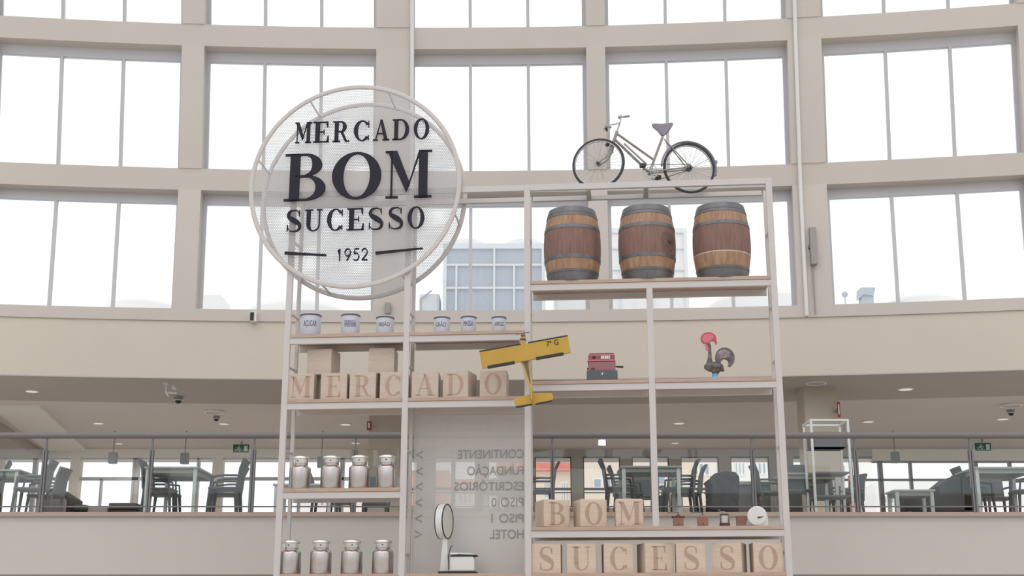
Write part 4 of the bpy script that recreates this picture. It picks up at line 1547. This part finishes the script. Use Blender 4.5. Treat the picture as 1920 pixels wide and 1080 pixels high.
ks = place('kitchen_scale', 1420, 0.14, ZBO, 'small white kitchen scale with round tilted dial', 'scale')
m = MB()
m.prism([(-0.14, 0), (0.125, 0), (0.12, 0.05), (0.10, 0.14), (-0.05, 0.16), (-0.11, 0.09)], -0.05, 0.10)
m.build('housing', M_['grey'], ks, bevel=0.02)
m = MB()
m.m = Matrix.Translation((0.0, -0.05, 0.115)) @ Matrix.Rotation(math.radians(-14), 4, 'Z') @ Matrix.Rotation(PI / 2, 4, 'X')
m.lathe([(0.105, -0.03), (0.112, -0.02), (0.112, 0.02), (0.100, 0.03)], 36)
dd = m.build('dial_drum', M_['scale'], ks, smooth=True)
m = MB()
m.box(0.0, 0.118, -0.08, -0.03, 0.0, 0.11)
m.build('corner_post', M_['scale'], ks, bevel=0.01)
m = MB()
m.prism(stroke([(0.0, 0.095), (0.025, 0.098), (0.075, 0.108)], [0.018, 0.012, 0.004]), -0.098, -0.092)
m.build('needle', M_['black'], dd)

# ================================================================== THINGS ON THE WALL AND CEILING
# column loudspeaker on the broad pillar
zt, zb = Zat(430, 22.0), Zat(499, 22.0)
sp_ = wp(6.905, zb, -0.09)
sk = empty('column_loudspeaker', sp_, 0.0, 'slim grey column loudspeaker with cable pipe on the broad pillar', 'loudspeaker')
m = MB()
m.box(-0.055, 0.055, -0.06, 0.06, 0, zt - zb)
m.build('cabinet', M_['grey'], sk, bevel=0.01)
m = MB()
m.box(-0.075, -0.055, -0.02, 0.05, 0.30, 0.36)
m.build('bracket', M_['post'], sk)
m = MB()
m.tube([(-0.02, 0.05, 0.0), (-0.015, 0.06, -(zb - 6.96))], 0.016, 6)
m.build('cable_pipe', M_['grey'], sk)
# small box on the sill
zz = Zat(596, 22.4)
p = Vector((Xat(477, 22.4, zz), 22.28, zz))
sb_ = empty('wall_sensor', p, 0, 'small white wall sensor with black face under the windows', 'sensor')
m = MB()
m.box(-0.055, 0.055, 0.0, 0.16, -0.09, 0.09)
m.build('case', M_['white'], sb_, bevel=0.01)
m = MB()
m.box(-0.05, 0.015, -0.012, 0.0, -0.075, 0.07)
m.build('black_face', M_['black'], sb_)
zz = Zat(578, 22.4)
mb = MB()
mb.box(-0.055, 0.055, 0, 0.06, -0.11, 0.10)
o = mb.build('wall_tag', M_['grey'], bevel=0.02)
o.location = (Xat(727, 22.4, zz), 22.36, zz)
tag(o, 'narrow grey fitting on the pillar behind the bean canister', 'wall fitting')

def on_ceil(px, py, z=5.90):
    return atZ(px, py, z)
def downlight(px, py, r, label, z=5.93):
    root = empty('ceiling_light', on_ceil(px, py, z), 0, label, 'ceiling light', 'recessed ceiling lights')
    m = MB()
    m.lathe([(r, 0.0), (r, -0.015), (r * 0.82, -0.015)], 28)
    m.build('trim_ring', M_['white'], root, smooth=True)
    m = MB()
    m.lathe([(r * 0.8, -0.012), (r * 0.8, -0.018)], 28)
    m.build('diffuser', M_['lamp'], root)
    ld_ = bpy.data.lights.new('downlight_bulb', 'SPOT')
    ld_.energy = 55
    ld_.color = (1.0, 0.93, 0.85)
    ld_.spot_size = math.radians(150)
    ld_.spot_blend = 0.6
    ld_.shadow_soft_size = 0.08
    lo = bpy.data.objects.new('downlight_bulb', ld_)
    lo.location = (0, 0, -0.05)
    lo.parent = root
    col.objects.link(lo)
dls = [(60, 733, .12, 'faint recessed light in the soffit at the far edge above the grey-backed chairs', 5.90), (185, 793, .12, 'round recessed light above the low black benches', 5.93),
       (223, 831, .10, 'small recessed light just over the handrail above the low benches', 5.93), (420, 794, .12, 'recessed light under the small dome camera', 5.93),
       (648, 795, .13, 'recessed light showing above the upper milk cans', 5.93), (667, 830, .12, 'recessed light just under the handrail behind the milk cans', 5.93),
       (1273, 793, .13, 'recessed light in the bay below the rooster', 5.93), (1266, 830, .11, 'recessed light just under the handrail, over the café chairs', 5.93),
       (1698, 729, .14, 'recessed light near the soffit edge above the dark bench', 5.90), (1628, 790, .13, 'recessed light beside the cream pillar', 5.93),
       (1880, 785, .13, 'recessed light next to the dome camera over the exit sign', 5.93), (1140, 812, .14, 'faint recessed light above the central café table', 5.93)]
for a in dls:
    downlight(a[0], a[1], a[2], a[3], a[4])
def ring_fit(px, py, r, label):
    root = empty('ceiling_ring', on_ceil(px, py, 5.93), 0, label, 'ceiling fitting')
    m = MB()
    m.loop((0, 0, -0.02), (1, 0, 0), (0, 1, 0), r, 0.02, 32, 6)
    m.build('ring', M_['ceil2'], root, smooth=True)
    m = MB()
    m.lathe([(r * 0.9, 0.0), (r * 0.9, -0.008)], 28)
    m.build('grille', M_['ceil'], root)
ring_fit(402, 771, 0.19, 'round pale ceiling speaker grille ahead of the small dome camera')
ring_fit(1896, 759, 0.20, 'round pale ceiling speaker grille ahead of the far dome camera')
ring_fit(1530, 716, 0.17, 'round pale ceiling grille above the cream pillar')
def domecam(px, py, s, label, z=5.90):
    root = empty('dome_camera', on_ceil(px, py, z), 0, label, 'security camera', 'dome security cameras')
    m = MB()
    m.lathe([(0.085 * s, 0), (0.085 * s, -0.05 * s), (0.07 * s, -0.06 * s)], 24)
    m.build('housing', M_['grey'], root, smooth=True)
    m = MB()
    m.lathe([(0.066 * s, -0.06 * s), (0.06 * s, -0.10 * s), (0.035 * s, -0.13 * s), (0.005, -0.14 * s)], 24)
    m.build('tinted_dome', M_['black'], root, smooth=True)
    m = MB()
    m.loop((0, 0, -0.075 * s), (1, 0, 0), (0, 1, 0), 0.07 * s, 0.012 * s, 24, 6)
    m.build('white_collar', M_['white'], root, smooth=True)
domecam(335, 743, 1.0, 'dome camera hanging beside the white bracket')
domecam(406, 780, 0.8, 'small dome camera between the round grille and a recessed light', 5.93)
domecam(1895, 768, 0.9, 'dome camera above the far exit sign', 5.93)
br = empty('ceiling_bracket', on_ceil(312, 718), 0, 'white angled metal bracket fixed to the soffit', 'bracket')
m = MB()
m.box(-0.05, 0.04, -0.04, 0.04, -0.02, 0)
m.tube([(0, 0, -0.01), (0.0, 0.02, -0.17), (0.05, 0.02, -0.24)], 0.014, 6)
m.build('arm', M_['white'], br)
m = MB()
m.tube([(0.0, 0.02, -0.17), (0.18, 0.05, -0.17)], 0.018, 6)
m.build('cross_arm', M_['white'], br)
m = MB()
m.add([(0.07, 0.1, -0.03), (0.17, 0.1, -0.10), (0.08, 0.12, -0.10), (0.10, 0.1, 0.0)], [(0, 1, 2), (0, 3, 1), (0, 2, 3), (1, 3, 2)])
m.build('gusset', M_['white'], br)

def exit_sign(px, py, Y, label):
    z = Zat(py, Y)
    root = empty('exit_sign', (Xat(px, Y, z), Y, z), 0, label, 'exit sign')
    m = MB()
    m.box(-0.20, 0.20, 0, 0.05, -0.11, 0.11)
    m.build('case', M_['signwhite'], root, bevel=0.01)
    m = MB()
    m.box(-0.185, 0.185, -0.006, 0.0, -0.095, 0.095)
    pn = m.build('green_panel', M_['green'], root)
    m = MB()
    m.prism([(0.07, -0.06), (0.15, -0.06), (0.15, 0.06), (0.07, 0.06)], -0.012, -0.006)      # doorway
    m.ball((-0.04, -0.008, 0.05), 0.014, 0.004, 0.014)
    m.prism(stroke([(-0.045, 0.03), (-0.06, -0.01), (-0.02, -0.03), (-0.03, -0.07)], [0.026, 0.024, 0.02, 0.016]), -0.012, -0.006)
    m.prism(stroke([(-0.06, -0.01), (-0.10, -0.03), (-0.14, -0.02)], [0.02, 0.016, 0.014]), -0.012, -0.006)
    m.prism(stroke([(-0.10, 0.01), (-0.05, 0.025), (0.0, 0.0), (0.02, 0.02)], [0.012] * 4), -0.012, -0.006)
    m.build('running_figure_and_door', M_['signwhite'], pn)
    m = MB()
    m.box(-0.02, 0.02, 0.015, 0.035, 0.11, 5.93 - z)
    m.build('hanger', M_['grey'], root)
    m = MB()
    m.box(-0.24, -0.20, 0.0, 0.05, 0.06, 0.11)
    m.build('lamp_head', M_['white'], root)
exit_sign(452, 841, 30.2, 'green exit sign hanging over the café table nearest the shelving')
exit_sign(1843, 838, 29.8, 'green exit sign hanging above the dark bench and end table')
z = Zat(830, 29)
hs_ = empty('hanging_sign', (Xat(1128, 29, z), 29, z), 0, 'small white rounded hanging sign above the middle windows', 'sign')
m = MB()
m.box(-0.085, 0.085, 0, 0.04, -0.07, 0.07)
m.build('panel', M_['fascia'], hs_, bevel=0.015)
m = MB()
m.prism(stroke([(0, 0.04), (0, -0.035)], [0.012] * 2), -0.006, 0.0)
m.prism(stroke([(-0.022, -0.012), (0, -0.04), (0.022, -0.012)], [0.010] * 3), -0.006, 0.0)
m.build('arrow', M_['post'], hs_)
m = MB()
m.box(-0.008, 0.008, 0.01, 0.02, 0.07, 5.93 - z)
m.build('hanger', M_['grey'], hs_)
def redsign(px, py, Y, w_, h_, label, depth=0.2):
    z = Zat(py, Y)
    root = empty('fire_sign', (Xat(px, Y, z), Y, z), 0, label, 'safety sign')
    m = MB()
    m.box(-w_ / 2, w_ / 2, 0, 0.02, -h_ / 2, h_ / 2)
    m.build('red_plate', M_['signred'], root)
    m = MB()
    m.box(-w_ / 4, w_ / 5, -0.004, 0.0, -h_ / 3.4, h_ / 3)
    m.build('white_pictogram', M_['signwhite'], root)
    m = MB()
    m.box(-w_ / 2, w_ / 2, 0.02, max(0.03, depth), -0.02, 0.02)
    m.build('wall_bracket', M_['grey'], root)
    return root
redsign(692, 798, 25.4, 0.085, 0.17, 'small red fire sign projecting from the pillar behind the milk cans')
redsign(1573, 768, 22.95, 0.05, 0.28, 'narrow red fire sign projecting from the cream pillar by the trolley')
# pendant boxes
for px, py, lab in ((210, 858, 'grey box speaker hanging over the low black benches'), (345, 859, 'grey box speaker hanging over the square café table'), (602, 866, 'pale box speaker seen between the first two milk cans'), (1680, 857, 'grey box speaker hanging near the end window mullion')):
    Y = 28.5
    z = Zat(py, Y)
    root = empty('pendant_speaker', (Xat(px, Y, z), Y, z), 0, lab, 'speaker', 'hanging box speakers')
    m = MB()
    m.box(-0.085, 0.085, 0, 0.14, -0.12, 0.12)
    m.build('cabinet', M_['chairlight'], root, bevel=0.01)
    m = MB()
    m.box(-0.01, 0.01, 0.06, 0.08, 0.12, 5.93 - z)
    m.build('hanger', M_['grey'], root)

# ================================================================== CAFÉ FURNITURE
def cafe_chair(mm):
    root = empty('cafe_chair', (0, 0, 0))
    m = MB()
    m.box(-0.22, 0.22, -0.22, 0.22, 0.42, 0.46)
    m.build('seat', M_[mm], root, bevel=0.015)
    # backrest on the +x side, curving outward to the top
    m = MB()
    prof = [(0.19, 0.44), (0.215, 0.60), (0.235, 0.75), (0.29, 0.90)]
    prof2 = [(0.33, 0.885), (0.265, 0.75), (0.245, 0.60), (0.23, 0.44)]
    m.prism(prof + prof2, -0.21, 0.21)
    m.build('backrest', M_[mm], root, bevel=0.008)
    for sx, sy in ((-1, -1), (-1, 1), (1, -1), (1, 1)):
        m = MB()
        m.tube([(sx * 0.19, sy * 0.19, 0.43), (sx * 0.225, sy * 0.21, 0.0)], [0.026, 0.018], 8)
        m.build('leg', M_[mm], root, smooth=True)
    m = MB()
    for sy in (-1, 1):
        m.tube([(0.22, sy * 0.215, 0.63), (0.0, sy * 0.235, 0.63), (-0.17, sy * 0.225, 0.61), (-0.19, sy * 0.20, 0.44)], 0.017, 8)
    m.build('armrests', M_[mm], root, smooth=True)
    return root
chair_dark, chair_mid = cafe_chair('chair'), cafe_chair('chairlight')
used = set()
def put_chair(px, Y, rz, lab, proto=chair_dark, group='dark resin café chairs'):
    if proto.name in used:
        o = copy_tree(proto)
    else:
        o = proto
        used.add(proto.name)
    o.location = (Xat(px, Y, 3.8), Y, 3.30)
    o.rotation_euler = (0, 0, rz)
    tag(o, lab, 'chair', group)
def cafe_table(px, Y, w_, d_, lab, h=0.75):
    root = empty('cafe_table', (Xat(px, Y, 3.8), Y, 3.30), 0, lab, 'table', 'café tables by the railing')
    m = MB()
    m.box(-w_ / 2, w_ / 2, -d_ / 2, d_ / 2, h - 0.03, h)
    m.build('tabletop', M_['table'], root, bevel=0.006)
    m = MB()
    a, b = w_ / 2 - 0.05, d_ / 2 - 0.05
    m.box(-a, a, -b, -b + 0.02, h - 0.09, h - 0.03)
    m.box(-a, a, b - 0.02, b, h - 0.09, h - 0.03)
    m.box(-a, -a + 0.02, -b, b, h - 0.09, h - 0.03)
    m.box(a - 0.02, a, -b, b, h - 0.09, h - 0.03)
    m.build('apron', M_['table'], root)
    for sx in (-1, 1):
        for sy in (-1, 1):
            m = MB()
            m.box(sx * (w_ / 2 - 0.05) - 0.025, sx * (w_ / 2 - 0.05) + 0.025, sy * (d_ / 2 - 0.05) - 0.025, sy * (d_ / 2 - 0.05) + 0.025, 0, h - 0.03)
            m.build('leg', M_['tleg'], root)
    return root
# group by the square table
cafe_table(338, 20.35, 0.82, 1.25, 'pale square café table between two pairs of chairs, under the grey box speaker')
put_chair(423, 20.05, 0.0, 'dark café chair nearest the railing on the shelving side of the pale square table')
put_chair(424, 20.85, 0.08, 'dark café chair on the shelving side of the square table, further from the railing')
put_chair(301, 20.15, PI, 'dark café chair nearest the railing across the pale square table')
put_chair(309, 20.85, PI, 'dark café chair across the square table, further from the railing')
# outer group
cafe_table(10, 20.6, 0.8, 1.1, 'pale café table cut off by the frame edge beside grey chairs')
put_chair(60, 20.1, 0.1, 'mid-grey café chair closest to the railing at the cut-off table', chair_mid, 'mid-grey café chairs')
put_chair(86, 21.1, -0.1, 'mid-grey café chair behind the one at the cut-off table, before the brown cabinet', chair_mid, 'mid-grey café chairs')
put_chair(-25, 20.2, 0.3, 'dark café chair half out of the frame at the cut-off table')
# slanted cabinet
root = empty('slanted_cabinet', (Xat(103, 21.4, 3.8), 21.4, 3.30), 0, 'brown slant-topped cabinet with dark edge beside the low benches', 'cabinet')
m = MB()
m.prism([(-0.22, 0), (0.20, 0), (0.20, 0.42), (-0.02, 0.58), (-0.14, 0.52), (-0.22, 0.30)], 0, 0.6)
m.build('body', M_['grey'], root)
m = MB()
m.prism([(-0.14, 0.52), (-0.02, 0.58), (0.20, 0.42), (0.23, 0.42), (0.23, 0), (0.26, 0), (0.26, 0.45), (-0.02, 0.62), (-0.16, 0.55)], -0.01, 0.62)
m.build('dark_edge', M_['black'], root)
def bench(px0, px1, Y, h, lab, mm='sofa'):
    x0, x1 = Xat(px0, Y, 3.6), Xat(px1, Y, 3.6)
    root = empty('low_bench', ((x0 + x1) / 2, Y, 3.30), 0, lab, 'bench', 'low black benches')
    w_ = x1 - x0
    m = MB()
    m.box(-w_ / 2, w_ / 2, -0.3, 0.3, h - 0.10, h)
    m.build('cushion', M_[mm], root, bevel=0.02)
    m = MB()
    m.box(-w_ / 2 + 0.03, w_ / 2 - 0.03, -0.27, 0.27, 0.0, h - 0.11)
    m.build('base', M_['black'], root)
bench(122, 172, 21.9, 0.36, 'low black bench next to the slanted brown cabinet')
bench(213, 264, 21.9, 0.39, 'low black bench next to the square table group')
bench(173, 212, 22.0, 0.33, 'low pale-topped bench between the two black benches', 'grey')
# behind the milk cans
cafe_table(575, 21.3, 0.95, 0.9, 'pale café table half hidden behind the milk can shelf', 0.62)
put_chair(612, 21.6, PI, 'dark café chair glimpsed between the first two milk cans')
put_chair(640, 22.2, 0.0, 'dark café chair glimpsed between the middle milk cans')
put_chair(705, 22.6, -PI / 2, 'dark café chair before the pillar behind the milk cans')
put_chair(925, 20.6, 0, 'dark café chair behind the reversed word CONTINENTE')
put_chair(958, 21.0, PI / 2, 'dark café chair behind the directory panel beside the central upright')
cafe_table(945, 22.0, 0.7, 0.7, 'café table behind the directory panel')
# middle group
put_chair(1010, 20.4, 0.05, 'dark café chair whose back rises over the B block', chair_dark)
cafe_table(1217, 20.0, 0.92, 0.75, 'pale-legged café table behind the mid upright, full of chairs beneath')
put_chair(1163, 20.0, PI, 'dark café chair over the M block of BOM, tall back leaning out')
put_chair(1178, 20.9, PI, 'dark café chair just behind the one over the M block')
put_chair(1272, 20.1, 0.0, 'dark café chair beside the central table, nearer the jacket')
put_chair(1286, 20.8, 0.0, 'dark café chair set back between central table and jacket')
put_chair(1215, 21.3, PI / 2, 'dark café chair facing out from behind the central table')
# draped jacket chair
root = empty('cafe_chair', (Xat(1352, 20.2, 3.8), 20.2, 3.30), PI / 2, 'dark café chair hidden beneath a draped charcoal jacket', 'chair')
src = cafe_chair('chair')
for ch in [q for q in list(bpy.data.objects) if q.parent == src]:
    ch.parent = root
bpy.data.objects.remove(src)
root.scale = (1, 1, 0.66)
m = MB()
prof = [(-0.27, 0.05), (-0.27, 0.30), (-0.24, 0.42), (-0.33, 0.50), (-0.20, 0.56), (-0.20, 0.60), (0.0, 0.64), (0.19, 0.62), (0.25, 0.55), (0.24, 0.36), (0.20, 0.10), (0.22, 0.03)]
m.prism(prof, -0.30, 0.28)
o = m.build('draped_jacket', M_['jacket'], bevel=0.05, seg=4)
o.location = (Xat(1356, 20.1, 3.8), 20.1, 3.36)
o.scale = (0.84, 0.9, 1)
tag(o, 'charcoal jacket draped over a chair behind the coffee mills', 'jacket')
# freezer with red badge
root = empty('chest_freezer', (Xat(1412, 20.9, 3.8), 20.9, 3.30), 0, 'grey chest freezer with a round red badge beside the jacket', 'freezer')
m = MB()
m.box(-0.27, 0.27, 0, 0.6, 0, 0.60)
m.build('cabinet', M_['chairlight'], root, bevel=0.01)
m = MB()
m.box(-0.29, 0.29, -0.02, 0.62, 0.60, 0.66)
m.build('lid', M_['table'], root, bevel=0.01)
m = MB()
m.prism([(0.115 + 0.045 * math.cos(a * PI / 12), 0.38 + 0.085 * math.sin(a * PI / 12)) for a in range(24)], -0.008, 0.0)
bdg = m.build('round_badge', M_['combpale'], root)
m = MB()
m.box(0.085, 0.145, -0.012, -0.008, 0.372, 0.388)
m.build('badge_stripe', M_['white'], bdg)
put_chair(1448, 20.6, PI, 'dark café chair behind the white kitchen scale')
# trolley
TY = 19.75
x0, x1 = Xat(1522, TY, 4.5), Xat(1591, TY, 4.5)
root = empty('tray_trolley', ((x0 + x1) / 2, TY, 3.30), 0, 'white-framed tall tray trolley standing before the cream pillar', 'trolley')
hw = (x1 - x0) / 2
H = Zat(786, TY) - 3.30
for sx in (-1, 1):
    for yy in (0, 0.5):
        m = MB()
        m.box(sx * hw - 0.018, sx * hw + 0.018, yy - 0.015, yy + 0.015, 0.06, H)
        m.build('upright', M_['white'], root)
for zz in (H,):
    m = MB()
    m.box(-hw, hw, -0.02, 0.02, H - 0.03, H)
    m.box(-hw, hw, 0.48, 0.52, H - 0.03, H)
    m.box(-hw - 0.01, -hw + 0.01, 0, 0.5, H - 0.03, H)
    m.box(hw - 0.01, hw + 0.01, 0, 0.5, H - 0.03, H)
    m.build('top_frame', M_['white'], root)
for zz in (H - 0.22, H - 0.42, 0.65, 0.3):
    m = MB()
    m.box(-hw + 0.02, hw - 0.02, 0.0, 0.5, zz, zz + 0.025)
    m.build('shelf', M_['post'], root)
m = MB()
m.box(-hw + 0.03, hw - 0.03, 0.02, 0.48, H - 0.42, H - 0.21)
m.build('tray_bin', M_['chairlight'], root, bevel=0.01)
for sx in (-1, 1):
    for yy in (0, 0.5):
        m = MB()
        m.tube([(sx * hw - 0.02, yy, 0.035), (sx * hw + 0.02, yy, 0.035)], 0.035, 12)
        m.build('castor', M_['black'], root, smooth=True)
cafe_table(1512, 20.9, 0.9, 0.8, 'pale café table behind the tray trolley')
put_chair(1495, 20.4, PI / 2, 'dark café chair between the shelving and the tray trolley')
put_chair(1545, 21.4, PI / 2, 'dark café chair seen through the tray trolley frame')
put_chair(1585, 21.9, 0.4, 'dark café chair beside the red banner')
m = MB()
m.box(-0.06, 0.06, 0, 0.06, 0, 1.0)
o = m.build('red_banner', M_['combpale'])
o.location = (Xat(1601, 23.0, 3.8), 23.0, 3.30)
tag(o, 'narrow faded red upright banner behind the trolley', 'banner')
m = MB()
root = empty('storage_cupboard', (Xat(1535, 24.5, 3.8), 24.5, 3.30), 0, 'dark wide cupboard behind the tray trolley', 'cupboard')
m.box(-0.75, 0.6, 0, 0.5, 0, 0.95)
m.build('carcass', M_['chairlight'], root, bevel=0.01)
for a in (-0.73, -0.06):
    m = MB()
    m.box(a, a + 0.62, -0.02, 0, 0.05, 0.9)
    d = m.build('door', M_['chair'], root)
    m = MB()
    m.box(a + 0.54, a + 0.56, -0.04, -0.02, 0.4, 0.55)
    m.build('handle', M_['chrome'], d)
# dark bench seats
root = empty('dark_settee', (Xat(1752, 20.6, 3.8), 20.6, 3.30), 0, 'large dark settee with stepped back beside the low grey table', 'settee')
m = MB()
m.box(-0.56, 0.56, -0.3, 0.3, 0.13, 0.40)
m.build('seat', M_['sofa'], root, bevel=0.02)
m = MB()
m.prism([(-0.02, 0.38), (0.33, 0.38), (0.33, 0.66), (0.16, 0.66), (-0.02, 0.52)], -0.28, 0.28)
m.build('arm', M_['sofa'], root, bevel=0.02)
m = MB()
m.prism([(0.32, 0.12), (0.62, 0.12), (0.56, 0.80), (0.36, 0.74)], -0.3, 0.3)
m.build('backrest', M_['sofa'], root, bevel=0.02)
for sx in (-0.5, 0.55):
    for sy in (-0.25, 0.25):
        m = MB()
        m.box(sx - 0.03, sx + 0.03, sy - 0.03, sy + 0.03, 0, 0.14)
        m.build('leg', M_['tleg'], root)
cafe_table(1705, 19.9, 0.62, 0.5, 'low grey side table in front of the dark settee', 0.40)
cafe_table(1868, 20.2, 0.95, 0.9, 'pale café table under the far exit sign')
put_chair(1830, 21.0, PI, 'dark café chair between the settee and the table under the far exit sign')
put_chair(1868, 21.5, PI / 2, 'dark café chair behind the table under the far exit sign')
put_chair(1925, 20.4, 0.0, 'dark café chair cut by the frame edge under the far exit sign')
